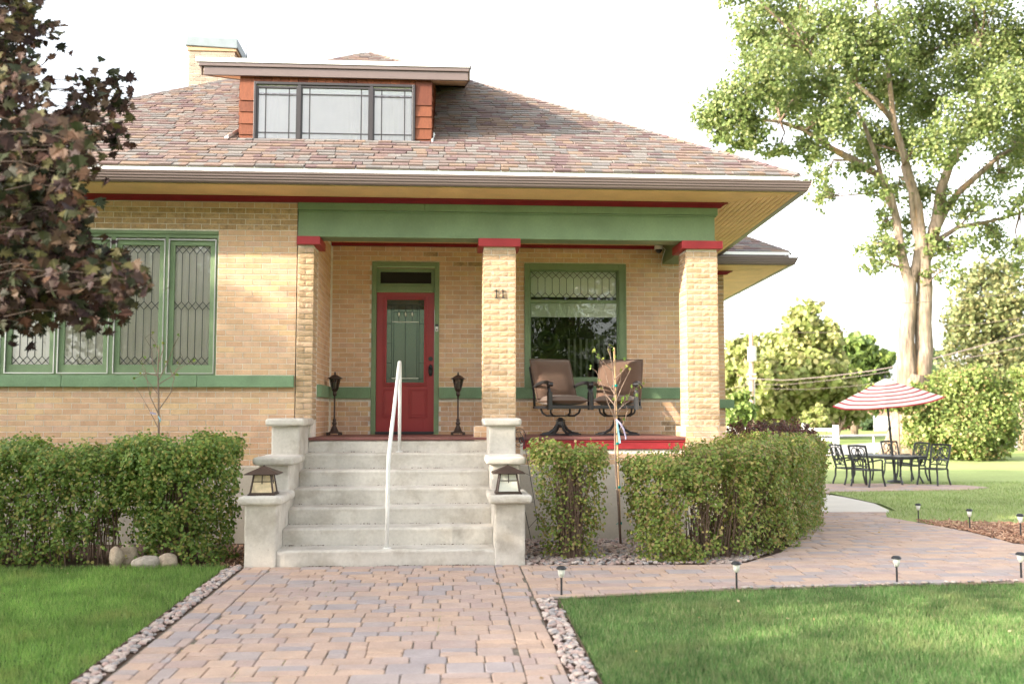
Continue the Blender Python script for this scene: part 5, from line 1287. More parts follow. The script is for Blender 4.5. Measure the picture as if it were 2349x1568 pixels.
s2 = sapling((1424,1250), -.60, ((1418,1150,0),(1412,1060,0),(1411,1000,0),(1411,940,0),(1409,890,0),(1406,850,0),(1400,815,0),(1399,800,0)),
    [((1411,960,0),(1395,925,-.05),(1380,880,-.1),(1368,852,-.1)),((1411,905,0),(1395,880,.03),(1388,850,.05),(1372,820,.05)),((1410,930,0),(1425,890,-.03),(1440,860,-.06),(1447,845,-.08)),((1411,905,0),(1424,870,.05),(1425,850,.05)),
     ((1410,960,0),(1430,925,.05),(1445,900,.08),(1465,885,.1)),((1411,1000,0),(1432,968,.02),(1440,940,.03),(1430,915,.03)),((1409,870,0),(1425,855,-.05),(1435,843,-.05)),((1400,815,0),(1393,800,0)),((1404,850,0),(1385,830,-.03),(1371,815,-.05)),
     ((1411,945,0),(1435,925,0),(1460,908,0)),((1408,840,0),(1412,815,.02)),((1411,930,0),(1390,905,.1),(1383,890,.1))],
    'staked_sapling', 'young leafing sapling tied to a thin wooden stake in front of the right porch chair', .9)
sk = [at(1424,1245,-.56), at(1409,797,-.56)]; sk[0].z = g(sk[0].x, -.56)
st = tag(MB().tube([sk[0], sk[1]], .011, 8).build('garden_stake', MT['wood'], None), 'straight raw wood garden stake tied to the right sapling', 'stake')
for v in (884, 1016, 1115, 1196):
    tt = (v-797)/448; p = lerp(sk[1], sk[0], tt)
    MB().lathe([(.022,-.014),(.024,.0),(.022,.014)], p, 8).tube([p+Vector((-.03,-.01,0)), p+Vector((-.045,-.015,-.012))], .005, 4).build('tie', MT['teal'], st)
q = at(1413,965,-.64)
MB().hexa([q+Vector((0,0,0)),q+Vector((.02,0,0)),q+Vector((.02,.002,0)),q+Vector((0,.002,0))],[q+Vector((.03,-.01,-.26+.0)),q+Vector((.055,-.01,-.26)),q+Vector((.055,-.008,-.26)),q+Vector((.03,-.008,-.26))]).build('blue_tag', MT['bluetag'], s2)
MB().tube([q+Vector((.0,0,.02)),q+Vector((.05,-.01,-.03)),q+Vector((.09,-.01,-.1)),q+Vector((.12,0,-.2)),q+Vector((.115,0,-.22))], [.012,.012,.011,.01,.006], 5).build('lilac_tag', MT['lilactag'], s2)

# ------------------------------------------------------------------ patio set
tp = ground_at(2040,1108); TX, TY, TZ = tp.x, tp.y+.15, g(tp.x, tp.y)+.02
tb = thing('patio_table', (TX,TY,TZ), 'black cast metal patio table standing under the striped umbrella', 'patio table', rz=R(28))
hx_, hy_ = .56, .95
MB().prism([(-hx_+.05,-hy_),(hx_-.05,-hy_),(hx_,-hy_+.05),(hx_,hy_-.05),(hx_-.05,hy_),(-hx_+.05,hy_),(-hx_,hy_-.05),(-hx_,-hy_+.05)], .70, .735).build('tabletop', MT['black'], tb, .006, local=True)
MB().prism([(-hx_+.09,-hy_+.05),(hx_-.09,-hy_+.05),(hx_-.09,hy_-.05),(-hx_+.09,hy_-.05)], .655, .698).build('apron', MT['black'], tb, local=True)
for sx in (-1,1):
    for sy in (-1,1):
        x, y = sx*(hx_-.14), sy*(hy_-.16)
        MB().tube([(x,y,.66),(x,y,.60),(x*.93,y*.93,.45),(x*.93,y*.93,.2),(x*1.06,y*1.04,.0)], [.05,.04,.026,.022,.026], 8).build('leg', MT['black'], tb, local=True)
um = thing('patio_umbrella', (TX,TY,TZ), 'open red and white striped patio umbrella tilted over the black table', 'umbrella')
dirv = Vector((-.045,0,1)); base_ = Vector((TX,TY,TZ)); top_ = at(2030,872,TY)
pole_b = Vector((top_.x+.21, TY, TZ)); ct = lerp(pole_b, top_, 1)
MB().tube([pole_b, lerp(pole_b, top_, .97)], .032, 10).build('pole', MT['black'], um)
MB().lathe([(.22,0),(.2,.04),(.05,.07),(.04,.25)], pole_b, 16).build('base', MT['black'], um)
cp = lerp(pole_b, top_, .53)
MB().tube([cp-Vector((0,0,.09)), cp+Vector((0,0,.0)), cp+Vector((0,0,.09))], [.025,.05,.025], 8).tube([cp, cp+Vector((-.06,-.03,-.03)), cp+Vector((-.10,-.03,-.08))], .01, 6).build('crank', MT['black'], um)
cb_ = MB(); Rr, Hh = 1.47, .60; NP = 8; ax = (top_-pole_b).normalized()
tiltm = Matrix.Rotation(R(-7.5), 3, 'Y') @ Matrix.Rotation(R(4), 3, 'X')
def cpt(k, f):
    a = 2*math.pi*(k)/NP+.30; sub = k % 1.0
    rad = Rr*f*(1-.045*math.sin(math.pi*sub)**1)*(math.cos(math.pi/NP)/math.cos((sub-.5)*2*math.pi/NP)); zz = -Hh*(f**1.12)+.0
    zz += -.03*math.sin(math.pi*sub)*f
    return top_+tiltm @ Vector((rad*math.cos(a), rad*math.sin(a), zz))
nf = 16
for i in range(nf):
    cb_.cur = 0 if i % 2 == 0 else 1
    f0, f1 = (i+.15)/(nf+.15), (i+1.15)/(nf+.15)
    wr_ = .35/(nf+.15)
    if i % 2 == 0: f1 += wr_
    else: f0 += wr_
    for k in range(NP*4):
        cb_.add([cpt(k/4,f0), cpt((k+.999)/4,f0), cpt((k+.999)/4,f1), cpt(k/4,f1)], [(3,2,1,0)])
cb_.cur = 0
for k in range(NP*4):
    a = [cpt(k/4, .20), cpt((k+.999)/4, .20)]; up = Vector((0,0,.05)); sc2 = lambda p: top_+(p-top_)*.02+Vector((0,0,.06))
    cb_.add([a[0]+up*.6+Vector((0,0,-.012*(k%2))), a[1]+up*.6-Vector((0,0,.012*((k+1)%2))), sc2(a[1]), sc2(a[0])], [(0,1,2,3)])
cb_.build('canopy', [MT['cloth'], MT['stripe']], um)
for k in range(NP): MB().tube([cpt(k, .03)-Vector((0,0,.02)), cpt(k, .99)-Vector((0,0,.015))], .007, 5).build('rib', MT['black'], um)
MB().lathe([(.03,.0),(.02,.05),(.03,.07),(.001,.12)], top_+Vector((0,0,.03)), 10).build('finial', MT['black'], um)
def patio_chair(loc, rz, label, first):
    if first is None:
        t = thing('patio_chair', loc, label, 'patio chair', 'black scroll-backed patio chairs round the table', rz); m = MT['black']
        w_ = .26
        MB().box(-w_,-.25,.40,w_,-.215,.44).box(-w_,.215,.40,w_,.25,.44).box(-w_,-.215,.40,-w_+.035,.215,.44).box(w_-.035,-.215,.40,w_,.215,.44).box(-w_+.035,-.215,.415,w_-.035,.215,.425).build('seat', m, t, local=True)
        for s_ in (-1,1):
            MB().tube([(s_*w_,-.24,.66),(s_*(w_-.01),-.25,.45),(s_*w_,-.25,.25),(s_*(w_+.03),-.30,.0)], [.02,.025,.023,.026], 6).build('leg', m, t, local=True)
            MB().tube([(s_*w_,.24,.42),(s_*w_,.25,.22),(s_*(w_+.02),.33,.0)], [.025,.023,.026], 6).build('leg', m, t, local=True)
            MB().tube([(s_*(w_+.01),-.25,.655),(s_*(w_+.03),-.15,.68),(s_*(w_+.03),.0,.67),(s_*(w_),.25,.64)], .024, 6).build('armrest', m, t, local=True)
        fr2 = MB()
        for s_ in (-1,1): fr2.tube([(s_*w_*.9,.23,.42),(s_*w_*.95,.29,.62),(s_*w_,.36,.85),(s_*w_,.41,1.02)], .028, 6)
        fr2.tube([(-w_-.01,.415,1.03),(0,.42,1.045),(w_+.01,.415,1.03)], .030, 6).tube([(-w_*.9,.26,.52),(w_*.9,.26,.52)], .018, 6)
        fr2.build('back_frame', m, t, local=True)
        sc3 = MB()
        def onback(x, z): return (x, .255+(z-.5)*.30, z)
        for s_ in (-1,1):
            sc3.tube([onback(s_*(.10+.095*math.cos(a)), .88+.11*math.sin(a)) for a in [i*.45-.8 for i in range(13)]], .016, 5)
            sc3.tube([onback(s_*(.09+(.085-.006*i)*math.cos(-.5*i+2.2)), .68+(.09-.006*i)*math.sin(-.5*i+2.2)) for i in range(12)], .016, 5)
            sc3.tube([onback(s_*.02, .52), onback(s_*.08,.60), onback(s_*.03,.72), onback(s_*.09,.82), onback(s_*.03,.96)], .016, 5)
            sc3.tube([onback(s_*.22,.56), onback(s_*.14,.62), onback(s_*.2,.72)], .014, 5)
        sc3.tube([onback(0,.52), onback(0,1.02)], .014, 5).build('scrollwork', m, t, local=True)
        return t
    r = first.copy(); COL.objects.link(r); r.location = loc; r.rotation_euler = (0,0,rz); r['label'] = label
    for ch_ in list(first.children):
        c = ch_.copy(); COL.objects.link(c); c.parent = r
    return r
first = None
for (u, v, ang_, lb) in ((1992,1116,118,'black scroll-backed patio chair nearest on the left of the table, back turned to us'), (1949,1111,100,'black scroll-backed patio chair leftmost, behind the nearest left one'),
    (2142,1113,-58,'black scroll-backed patio chair rightmost at the table'), (2092,1103,-72,'black scroll-backed patio chair on the right, between rightmost chair and table'), (2060,1096,8,'black patio chair on the far side of the table')):
    p = ground_at(u, v); c = patio_chair((p.x, p.y, g(p.x,p.y)+.02), R(ang_+ (0)), lb, first); first = first or c
p = ground_at(2006,1044); tag(MB().tube([(p.x,p.y,p.z-.1),(p.x-.02,p.y,p.z+.85)], .035, 8).build('marker_stake', MT['farwhite'], None), 'thin white marker stake standing by the road behind the patio table', 'stake')
# ------------------------------------------------------------------ trees
def clumps(blobs, size, tmpl, mat, name, par, seed=0, sub=26, spread=.16, shell=.62, droop=0.0, sflat=1.0, cull=None):
    """blobs: (centre, (rx,ry,rz), leaves). leaves gather in small clumps over each blob's volume"""
    r = np.random.default_rng(seed); P = []; N = []
    for c, rad, n in blobs:
        k = max(3, n//sub); d = unit(r.normal(size=(k,3))); q = r.uniform(shell, 1.0, k)**.6; q = np.where(r.random(k) < .22, r.uniform(.1,.7,k), q)
        cc = d*q[:,None]*np.array(rad)+np.array(c); i = r.integers(0, k, n)
        off = r.normal(size=(n,3))*np.array(rad)*spread; off[:,2] *= sflat
        if droop: off[:,2] -= np.abs(r.normal(size=n))*droop
        P.append(cc[i]+off); N.append(unit(d[i]+np.array([0,0,.25]))+r.normal(size=(n,3))*.8)
    P = np.concatenate(P); N = np.concatenate(N)
    if cull is not None: k = cull(P); P, N = P[k], N[k]
    return stuffed(scatter(name, tmpl[0], tmpl[1], P, N, r.uniform(*size, len(P)), mat, par))
def joinbranches(mb, skel, blobs, r0=.09, seed=0):
    rr_ = random.Random(seed)
    for c, rad, n in blobs:
        c = Vector(c); best = min(skel, key=lambda p: (Vector(p)-c).length+max(0, (p[2]-c.z))*.8); b = Vector(best); d = c-b
        if d.length < .3: continue
        m = lerp(b, c, .5)+Vector((rr_.uniform(-.1,.1), rr_.uniform(-.1,.1), rr_.uniform(.0,.15)))*d.length
        mb.tube([b, m, c], [r0, r0*.6, r0*.2], 5)
        for k in range(5):
            e_ = c+Vector((rr_.uniform(-1,1)*rad[0], rr_.uniform(-1,1)*rad[1], rr_.uniform(-.6,1)*rad[2]))*.8
            mb.tube([lerp(m, c, rr_.uniform(.2,.9)), e_], [r0*.35, r0*.08], 4)
# the big cottonwood
BY = 30.0
ct_ = thing('cottonwood_tree', at(2090,1045,BY), 'huge old cottonwood tree with pale twin trunk towering behind the patio umbrella', 'tree')
A_ = lambda u, v, dy=0: at(u, v, BY+dy)
mb = MB(); sk_ = []
def tl(pts, r): 
    q = [A_(*p) for p in pts]; mb.tube(q, r, 12 if r[0] > .25 else 8); sk_.extend([tuple(p) for p in q[2:]]); 
tl([(2068,1062),(2075,1010),(2083,950),(2092,890),(2094,860)], [1.15,.80,.66,.62,.55])
tl([(2102,1062),(2100,1000),(2106,930),(2108,880),(2120,800),(2118,740),(2122,660),(2119,600),(2112,540),(2104,470),(2090,420),(2072,350),(2050,280),(2040,180),(2025,80)], [.8,.60,.52,.46,.40,.36,.34,.31,.26,.22,.2,.17,.14,.1,.07])
tl([(2085,900),(2080,840),(2078,780),(2085,700),(2088,650),(2076,618),(2066,570),(2056,500),(2040,440),(2012,400),(1960,368),(1905,340),(1850,300),(1790,280),(1700,268)], [.5,.42,.36,.31,.28,.24,.2,.18,.17,.16,.17,.14,.11,.08,.05])
tl([(2088,650),(2102,610),(2108,560),(2096,500),(2090,440),(2070,380)], [.26,.22,.18,.16,.13,.1])
tl([(2119,600),(2135,560),(2150,500),(2160,430),(2178,380),(2205,340),(2235,290),(2245,200),(2250,100)], [.3,.28,.26,.22,.19,.17,.13,.1,.07])
tl([(2140,540),(2170,480),(2200,440),(2245,400),(2290,360),(2345,330)], [.2,.18,.16,.13,.1,.07])
tl([(2130,560),(2160,545),(2200,520),(2260,510),(2340,490)], [.14,.12,.1,.08,.05])
tl([(2050,280),(2010,230),(1960,190),(1900,170),(1850,110)], [.13,.11,.09,.07,.05])
tl([(2056,500),(2030,440),(2010,360),(1980,280),(1940,210)], [.15,.13,.11,.09,.06])
mb.build('trunk', MT['bark'], ct_, smooth=True)
bl = [(1640,255,55,45),(1690,235,60,70),(1650,300,40,35),(1720,300,60,45),(1760,170,85,80),(1730,80,60,70),(1790,40,90,60),(1830,110,90,80),(1800,230,80,60),(1860,200,70,70),(1870,290,60,50),(1900,60,90,70),(1950,120,80,80),(1920,260,60,70),(1865,350,45,45),(1895,400,50,55),(1880,455,35,35),
      (1990,330,70,70),(1980,200,70,60),(2020,90,80,80),(2010,420,45,50),(2050,200,70,80),(2060,320,70,70),(2110,130,80,80),(2130,240,80,80),(2150,340,70,60),(2110,40,80,60),(2200,60,90,70),(2220,170,90,80),(2230,280,90,70),(2300,90,80,80),(2320,220,80,90),(2330,340,70,60),(2290,400,70,45),(2400,150,90,150),(2400,330,80,100),
      (2060,430,50,50),(2120,440,60,50),(2090,520,40,40),(2010,560,55,45),(1995,600,45,30),(2050,575,40,40),(2030,510,40,40),(2170,470,60,40),(2240,470,60,40),(2200,560,60,50),(2280,540,60,50),(2330,470,50,40),(2160,620,45,40),(2340,580,50,50),(2140,560,40,35),(1700,-40,80,50),(1850,-60,100,60),(2000,-70,110,70),(2150,-80,110,70),(2300,-60,110,80),(1700,330,50,22),(1780,345,55,20),(1620,275,30,30),(1960,400,30,30)]
rt = random.Random(4); blobs = []
S_ = (BY+DIST)/F_PX
for u, v, ru, rv in bl:
    dy = rt.uniform(-3.5,3.5)*(.3 if v > 450 else 1); p = A_(u, v, dy); dens = 1.0 if v < 400 else .55
    blobs.append((tuple(p), (ru*S_, max(ru,rv)*S_*.9, rv*S_), int(ru*rv*.37*dens)))
clumps(blobs, (.10,.18), T_ROUND, LF['cotton'], 'crown', ct_, 5, sub=24, spread=.16, shell=.2)
mb = MB(); joinbranches(mb, sk_, blobs, .065, 2); joinbranches(mb, sk_, blobs, .035, 3); stuffed(mb.build('branches', MT['twig'], ct_))

def simple_tree(name, base, blobs, mat, label, tr=.25, size=(.2,.34), tmpl=T_ROUND, bark=None, cat='tree', seed=0, sub=30, spread=.15, shell=.5, droop=0, group=None, h0=.3, bb=True):
    t = thing(name, base, label, cat, group); b = Vector(base)
    top = max(blobs, key=lambda q: q[0][2])[0]; mx = Vector(top); mb = MB()
    pts = [b-Vector((0,0,.2)), lerp(b, Vector((b.x, b.y, mx.z)), .35)+Vector((tr*.3,0,0)), lerp(b, mx, .65), mx]
    mb.tube(pts, [tr*1.3, tr, tr*.6, tr*.12], 8); mb.build('trunk', bark or MT['bark'], t, smooth=True)
    if bb:
        mb = MB(); joinbranches(mb, [tuple(lerp(pts[0], pts[1], .7)), tuple(pts[1]), tuple(pts[2]), tuple(lerp(pts[1], pts[2], .5))], blobs, tr*.25, seed); stuffed(mb.build('branches', bark or MT['twig'], t))
    clumps(blobs, size, tmpl, mat, 'crown', t, seed, sub, spread, shell, droop)
    return t
def px_blobs(Y, lst, dens, dyr=1.5, seed=0):
    r = random.Random(seed); S = (Y+DIST)/F_PX; out = []
    for u, v, ru, rv in lst: out.append((tuple(at(u, v, Y+r.uniform(-dyr,dyr))), (ru*S, max(ru,rv)*S*.9, rv*S), int(ru*rv*dens)))
    return out
G0 = -.35
def base_at(u, Y): p = at(u, 1000, Y); return (p.x, p.y, G0)
simple_tree('maple_tree', base_at(1850,62), px_blobs(62, [(1850,745,45,50),(1820,800,70,50),(1880,800,55,60),(1840,860,90,60),(1900,900,80,55),(1800,900,80,60),(1780,850,50,45),(1850,950,90,35),(1760,935,60,40),(1905,760,18,40),(1940,930,50,40)], .75, 2.5, 1), LF['lime'], 'broad yellow-green tree in full leaf across the road, left of the umbrella', .35, (.30,.5), seed=1, sub=26)
simple_tree('maple_tree', base_at(1705,58), px_blobs(58, [(1700,840,45,55),(1690,900,50,50),(1730,880,40,60),(1710,800,35,30),(1680,850,40,40)], .75, 2, 2), LF['lime'], 'yellow tree just right of the house wing, behind the utility pole', .25, (.28,.46), seed=2)
simple_tree('ash_tree', base_at(1960,75), px_blobs(75, [(1960,820,50,50),(1945,870,60,50),(1990,870,45,45),(1970,790,40,30),(2010,830,40,30),(1975,915,50,40),(2035,820,20,14)], .65, 3, 3), LF['mid'], 'mid-green tree between the yellow-green tree and the cottonwood trunk', .3, (.34,.55), seed=3)
simple_tree('shrub_tree', base_at(1695,48), px_blobs(48, [(1695,935,35,35),(1690,960,35,20),(1710,950,25,25)], .8, 1, 4), LF['mid'], 'grey-green rounded shrub at the foot of the utility pole', .12, (.2,.3), seed=4)
simple_tree('juniper_tree', base_at(2140,70), px_blobs(70, [(2145,850,28,45),(2150,900,38,50),(2135,930,35,45)], .8, 1, 5), LF['darkleaf'], 'dark evergreen just right of the cottonwood trunk', .25, (.3,.5), seed=5)
simple_tree('willow_tree', base_at(2290,52), px_blobs(52, [(2240,640,50,50),(2290,610,50,40),(2220,700,50,45),(2280,700,60,50),(2335,680,45,60),(2230,760,55,45),(2300,780,60,50),(2200,720,35,40),(2270,840,60,45),(2340,770,40,50),(2180,790,30,28),(2190,850,40,40),(2230,870,50,35)], .34, 3, 6), LF['pine'], 'tall loose tan-green tree with drooping foliage behind the lilac bush', .35, (.2,.34), seed=6, sub=22, droop=.5, spread=.2)
simple_tree('pine_tree', base_at(2320,60), px_blobs(60, [(2320,780,50,40),(2300,830,60,40),(2340,850,60,50),(2290,880,60,40),(2380,800,60,60)], .6, 2, 7), LF['pine'], 'dense olive-tan pine low behind the willowy tree at the right edge', .3, (.25,.42), tmpl=T_LEAF, seed=7)
simple_tree('hedge_tree', base_at(2345,36), px_blobs(36, [(2340,880,28,40),(2350,940,30,40),(2380,900,40,60)], .8, 1, 8), LF['lilac'], 'yellow-green tree at the right frame edge beyond the lilac bush', .2, (.16,.26), seed=8)
# the lilac bush, and the ivy clothed foot of the cottonwood
simple_tree('lilac_bush', (at(2210,1051,26.5).x, 26.5, G0), px_blobs(26.8, [(2150,950,60,55),(2215,925,70,60),(2275,940,55,60),(2130,1000,55,40),(2200,1000,75,45),(2280,1000,50,45),(2170,885,45,35),(2235,870,50,30),(2320,985,18,20),(2160,1030,60,22),(2240,1035,60,20),(2290,905,35,40)], 1.5, .9, 9), LF['lilac'], 'big dense lilac bush turning orange at the top, right of the umbrella', .1, (.08,.14), cat='bush', seed=9, sub=24, spread=.17, shell=.55)
simple_tree('trunk_vine', (at(2062,1040,26.2).x, 26.2, G0), px_blobs(26.4, [(2095,950,28,35),(2065,925,32,24),(2105,900,30,25),(2115,1000,20,30),(2060,890,28,14)], .8, .4, 10), LF['lilac'], 'pale green leafy shrub against the cottonwood trunk under the umbrella edge', .05, (.11,.18), cat='shrub', seed=10)
simple_tree('hedge_row', base_at(1950,95), px_blobs(95, [(1890,972,25,14),(1925,970,25,13),(1960,968,25,14)], 1.6, .6, 11), LF['burg'], 'low reddish hedge on the far lawn in front of the brick house', .1, (.3,.5), cat='hedge', seed=11)
simple_tree('round_shrub', base_at(1993,94), px_blobs(94, [(1993,970,20,20)], 2.0, .5, 12), LF['darkleaf'], 'dark round shrub beside the far white picket fence', .1, (.3,.45), cat='shrub', seed=12)
simple_tree('grass_shrub', base_at(1870,52), px_blobs(52, [(1865,965,30,22),(1880,945,20,20)], 1.2, .6, 13), LF['lime'], 'feathery yellow shrub behind the white rail fence', .06, (.2,.3), cat='shrub', seed=13)
t = thing('bare_shrub', base_at(1922,60), 'small leafless orange-twigged shrub beside the white rail fence post', 'shrub'); mb = MB()
for k in range(9):
    b = Vector(base_at(1922,60)); a = random.uniform(0,6.28); mb.tube([b, b+Vector((.3*math.cos(a),.2*math.sin(a),.8)), b+Vector((.65*math.cos(a),.4*math.sin(a),1.5+random.uniform(-.2,.3)))], [.04,.03,.012], 5)
mb.build('stems', MT['pole'], t)

# far fences, house, poles and wires
rf = thing('rail_fence', base_at(1870,44.7), 'white two-rail fence section with mortised posts beyond the hedge', 'fence')
for u in (1847, 1918):
    p = ground_at(u, 1022 if u > 1900 else 1018); h = (1022-974)/F_PX*(p.y+DIST)
    box_obj('post', MT['farwhite'], rf, p.x-.13, p.y-.13, p.z-.2, p.x+.13, p.y+.13, p.z+h)
p = ground_at(1918,1022); q = ground_at(1700,1016)
for hz in (.78, .30): MB().bar((q.x,q.y,q.z+hz*1.2),(p.x,p.y,p.z+hz*1.2),.06,.16).build('rail', MT['farwhite'], rf)
pf = thing('picket_fence', base_at(2030,92), 'white vinyl picket fence far behind the umbrella pole', 'fence')
for i in range(34):
    p = at(2006+i*3.0, 980+i*.13, 92); z0 = G0+.0
    MB().box(p.x-.05,p.y-.02,z0,p.x+.05,p.y+.02,z0+1.65-.012*i).build('picket', MT['farwhite'], pf)
a, b = at(2004,978,92.1), at(2110,978,92.1)
for z in (.4, 1.45): MB().box(a.x,92.05,G0+z,b.x,92.1,G0+z+.12).build('rail', MT['farwhite'], pf)
fh = thing('far_house', base_at(1975,105), 'low pinkish brick house glimpsed beneath the far trees', 'house'); a, b = at(1880,960,105), at(2055,960,105)
box_obj('wall', MT['farbrick'], fh, a.x, 105, G0, b.x, 112, G0+3.0)
MB().add([(a.x-.6,104.4,G0+3),(b.x+.6,104.4,G0+3),(b.x+.6,112.6,G0+3),(a.x-.6,112.6,G0+3),(a.x+2,108.5,G0+5),(b.x-2,108.5,G0+5)],[(0,1,5,4),(1,2,5),(2,3,4,5),(3,0,4),(3,2,1,0)]).build('roof', MT['roofbase'], fh)
for u in (1975, 1920):
    p = at(u, 962, 105); wf = box_obj('window', MT['farwhite'], fh, p.x-.7, 104.95, G0+.9, p.x+.7, 105.02, G0+2.2); box_obj('pane', MT['glass_dark'], wf, p.x-.6, 104.93, G0+1.0, p.x+.6, 104.945, G0+2.1)
ln = thing('white_garage', base_at(1700,75), 'low white garage wall seen at the left of the utility pole foot', 'garage'); a, b = at(1660,968,75), at(1728,968,75)
box_obj('wall', MT['farwhite'], ln, a.x-4, 75, G0, b.x, 80, at(1700,960,75).z); box_obj('roof', MT['roofbase'], ln, a.x-4.2, 74.8, at(1700,960,75).z+.001, b.x+.2, 80.2, at(1700,960,75).z+.15)
def pole(u, vt, vb, Y, r, label, dev=True):
    b = at(u, vb, Y); tpp = at(u-1, vt, Y); t = thing('utility_pole', (b.x,b.y,G0), label, 'utility pole', 'wooden utility poles'); MB().tube([(b.x,b.y,G0-.5), tuple(tpp)], [r*1.2, r*.8], 10).build('pole', MT['pole'], t)
    if dev:
        p = at(u+1, 812, Y-.3); MB().lathe([(.26,-.5),(.3,-.45),(.3,.45),(.26,.5),(.1,.55)], tuple(p), 12).build('transformer', MT['alu'], t)
        for v in (858, 868): q = at(u, v, Y); box_obj('bracket', MT['alu'], t, q.x-.25, q.y-.25, q.z-.06, q.x+.25, q.y+.25, q.z+.06)
        MB().bar(at(u+6,870,Y), at(u+6,968,Y), .09, .09, up=(0,1,0)).build('conduit', MT['farwhite'], t)
    return t
pole(1724, 762, 972, 52, .17, 'tall wooden utility pole with grey transformer right of the house wing')
pole(2176, 815, 900, 70, .2, 'distant reddish utility pole top beyond the lilac bush', False)
def wire(pts, Y0, Y1, r, label):
    n = len(pts); q = [at(u, v, Y0+(Y1-Y0)*i/(n-1)) for i, (u, v) in enumerate(pts)]
    # smooth the sag
    P_ = []
    for i in range(n-1):
        for k in range(5): P_.append(lerp(q[i], q[i+1], k/5))
    P_.append(q[-1]); P_ = [P_[0]]+[(P_[i-1]+P_[i]*2+P_[i+1])/4 for i in range(1, len(P_)-1)]+[P_[-1]]
    tag(MB().tube(P_, r, 5).build('overhead_wire', MT['gutter'], None), label, 'wire', 'overhead wires across the garden')
wire([(1690,672),(1760,683),(1850,691),(1950,695),(2050,696),(2180,690),(2349,670),(2500,640)], 22, 24, .012, 'topmost overhead wire, sagging across the cottonwood trunk')
wire([(1600,755),(1724,761),(1900,763),(2100,756),(2250,742),(2400,722)], 54, 44, .014, 'faint straight overhead wire at the utility pole top')
wire([(1680,905),(1724,868),(1800,872),(1900,863),(2000,850),(2100,832),(2133,824),(2250,793),(2349,766),(2450,735)], 51, 28, .03, 'thick dark overhead wire rising from the pole to the right edge')
wire([(1660,893),(1724,881),(1800,882),(1900,872),(2000,858),(2100,842),(2250,815),(2400,785)], 51, 32, .014, 'thin overhead wire just below the thick one')
wire([(1724,890),(1850,893),(1960,885),(2080,868),(2300,835)], 50, 34, .011, 'lowest thin overhead wire passing behind the umbrella top')

# the purple leaved maple at the left: crown in view and the rest of it beyond the frame
mp = thing('purple_maple', (-5.6,-5.6,g(-5.6,-5.6)), 'dark purple-leaved maple tree overhanging the left side of the frame', 'tree')
mb = MB(); TB = Vector((-5.6,-5.6,-.1))
mb.tube([TB, TB+Vector((.05,0,1.2)), TB+Vector((-.05,.05,2.4)), TB+Vector((.1,0,4.5)), TB+Vector((0,.1,7.0))], [.16,.13,.12,.08,.03], 10); mb.build('trunk', MT['twigdark'], mp, smooth=True)
POLY = [(-60,-20),(70,-20),(62,45),(42,85),(58,130),(62,190),(82,245),(120,275),(150,268),(190,240),(225,270),(250,330),(212,338),(195,345),(212,400),(175,440),(205,470),(180,530),(225,560),(280,605),(325,650),(302,668),(280,700),(228,750),(185,740),(140,712),(92,708),(60,752),(25,730),(-60,775)]
HOLES = [(30,60,14),(50,115,12),(62,250,18),(20,300,8),(110,400,10)]
lv_p, lv_n = [], []
r = np.random.default_rng(12)
dens_y = lambda: float(np.clip(r.normal(-5.7,.55), -7.0, -4.3))
cents = []
while len(cents) < 300:
    u, v = r.uniform(-60,345), r.uniform(-20,790)
    if inpoly(np.array(u), np.array(v), POLY) and not any((u-a)**2+(v-b)**2 < c*c for a, b, c in HOLES): cents.append((u, v, dens_y()))
for u, v in ((215,205),(245,200),(275,200),(262,225),(232,222),(195,225),(178,245),(212,262),(248,295),(240,330),(88,60),(105,70),(280,225),(260,318)): cents.append((u, v, -5.6))
for u, v, Y in cents:
    c = at(u, v, Y)
    for k in range(14 if u < 190 or v > 520 else 11):
        p = c+Vector(r.normal(0, 1, 3)*np.array([.055,.12,.055]))
        uu = 0
        lv_p.append(p); lv_n.append(Vector((r.normal(0,.5), -.75+r.normal(0,.5), .35+r.normal(0,.5))))
# twigs
tw = MB()
for u, v, Y in cents[::1]:
    c = at(u, v, Y); s0 = c+Vector((-.38, .05, -.02 if v > 400 else .06)); tw.tube([s0, lerp(s0, c, .5)+Vector((0,0,.03)), c], [.004,.003,.0015], 4)
for pts in ([(-150,420),(20,380),(110,330),(170,275),(215,232),(250,205),(285,198)], [(-150,520),(0,520),(140,560),(230,610),(300,645),(335,655)], [(-150,180),(0,150),(60,100),(100,62)], [(-150,620),(-20,640),(120,690),(230,735)], [(-150,300),(60,330),(160,340),(235,345)], [(-150,450),(60,455),(170,470),(215,480)], [(110,330),(190,270),(240,290),(255,325)]):
    q = [at(u, v, -5.6) for u, v in pts]; tw.tube([TB+Vector((0,0,q[0].z*.8))]+q, [.03,.02]+[.014-.010*i/(len(q)-1) for i in range(1, len(q))]+[.003], 6)
stuffed(tw.build('branches', MT['twigdark'], mp))
# leaves near us as single parts, the others joined
order = sorted(range(len(lv_p)), key=lambda i: (lv_p[i]-Vector((0,-DIST,EYE))).length)
near, rest = order[:300], order[300:]
lmesh = []
for k in range(3):
    me = bpy.data.meshes.new('leaf'); tv = T_MAPLE[0].copy(); tv[:,2] += (.06*k-.05)*np.abs(tv[:,1])-.1*k*tv[:,0]**2
    me.from_pydata([tuple(x) for x in tv], [], [tuple(f) for f in T_MAPLE[1]]); me.materials.append(LF['maple']); lmesh.append(me)
for i in near:
    o = bpy.data.objects.new('leaf', lmesh[i % 3]); COL.objects.link(o); o.parent = mp; o.location = lv_p[i]-mp.location
    q = lv_n[i].normalized().to_track_quat('Z', 'Y').to_matrix() @ Matrix.Rotation(math.pi+random.gauss(0,.9), 3, 'Z'); o.rotation_euler = q.to_euler(); s_ = random.uniform(.050,.092); o.scale = (s_,)*3
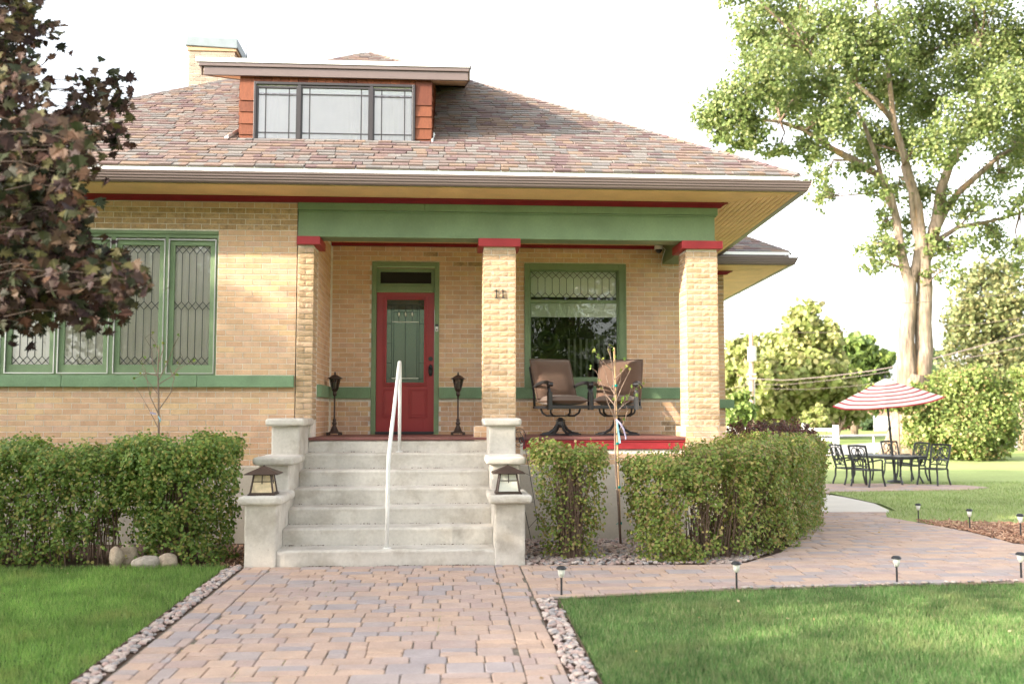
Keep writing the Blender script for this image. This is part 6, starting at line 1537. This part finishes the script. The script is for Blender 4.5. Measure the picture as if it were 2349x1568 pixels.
def mleaves(P, N, name, size):
    tip = np.tile(np.array([0,0,-1.]), (len(P),1))+r.normal(size=(len(P),3))*.7
    return stuffed(scatter(name, T_MAPLE[0], T_MAPLE[1], P, N, r.uniform(*size, len(P)), LF['maple'], mp, tip))
mleaves(np.array([list(lv_p[i]) for i in rest]), np.array([list(lv_n[i]) for i in rest]), 'foliage', (.050,.095))
oc = [((-5.6,-5.6,4.2),(1.9,1.9,2.3),8000),((-5.0,-6.2,3.2),(1.2,1.0,1.0),2500),((-6.6,-5.2,5.4),(1.6,1.6,1.8),3600)]
P, N = [], []
for c, rad, n in oc:
    d = unit(r.normal(size=(n,3))); q = r.uniform(.45,1,n); p = d*q[:,None]*np.array(rad)+np.array(c); P.append(p); N.append(d+r.normal(size=(n,3))*.6)
P = np.concatenate(P); N = np.concatenate(N)
fwd_ = (P[:,1]+DIST); uu = (P[:,0]*math.cos(YAW)-fwd_*math.sin(YAW))/(P[:,0]*math.sin(YAW)+fwd_*math.cos(YAW))*F_PX+1174
k = uu < -20
mleaves(P[k], N[k], 'foliage', (.07,.11))

# trees round the front garden, out of frame: seen in the window panes, and casting the evening shade
def yard_tree(x, y, h, rad, n, seed, label, trunk=.3, low=.3, mat='mid'):
    r_ = random.Random(seed); bl_2 = []
    for i in range(15):
        a = r_.uniform(0,6.28); q = r_.uniform(0,.75); zz = r_.uniform(low, .9)*h
        bl_2.append(((x+rad*q*math.cos(a), y+rad*q*math.sin(a), zz), (rad*.42, rad*.42, h*.15), n//15))
    simple_tree('yard_tree', (x, y, g(x,y)), bl_2, LF[mat], label, trunk, (.22,.36), tmpl=T_LEAF, seed=seed, sub=20, spread=.25, shell=.3, group='trees round the front garden beyond the frame')
YT = ((-17.5,-6.0,8.4,3.4),(-19,-10.2,8.9,3.8),(-18,-14.5,9.0,3.6),(-20,-19.5,9.2,3.8),(-11,-30,9,3.9),(3.5,-24,11,4.8),(9.5,-23,11,4.6),(-3.5,-27,10.5,4.2),(22,-28,9,4))
for i, (x, y, h, rd_) in enumerate(YT):
    yard_tree(x, y, h, rd_, 10500 if i < 4 else (9000 if 5 <= i <= 7 else 3800), 40+i, 'leafy green tree standing outside the picture round the front garden', .28, .16 if i < 4 else .2)
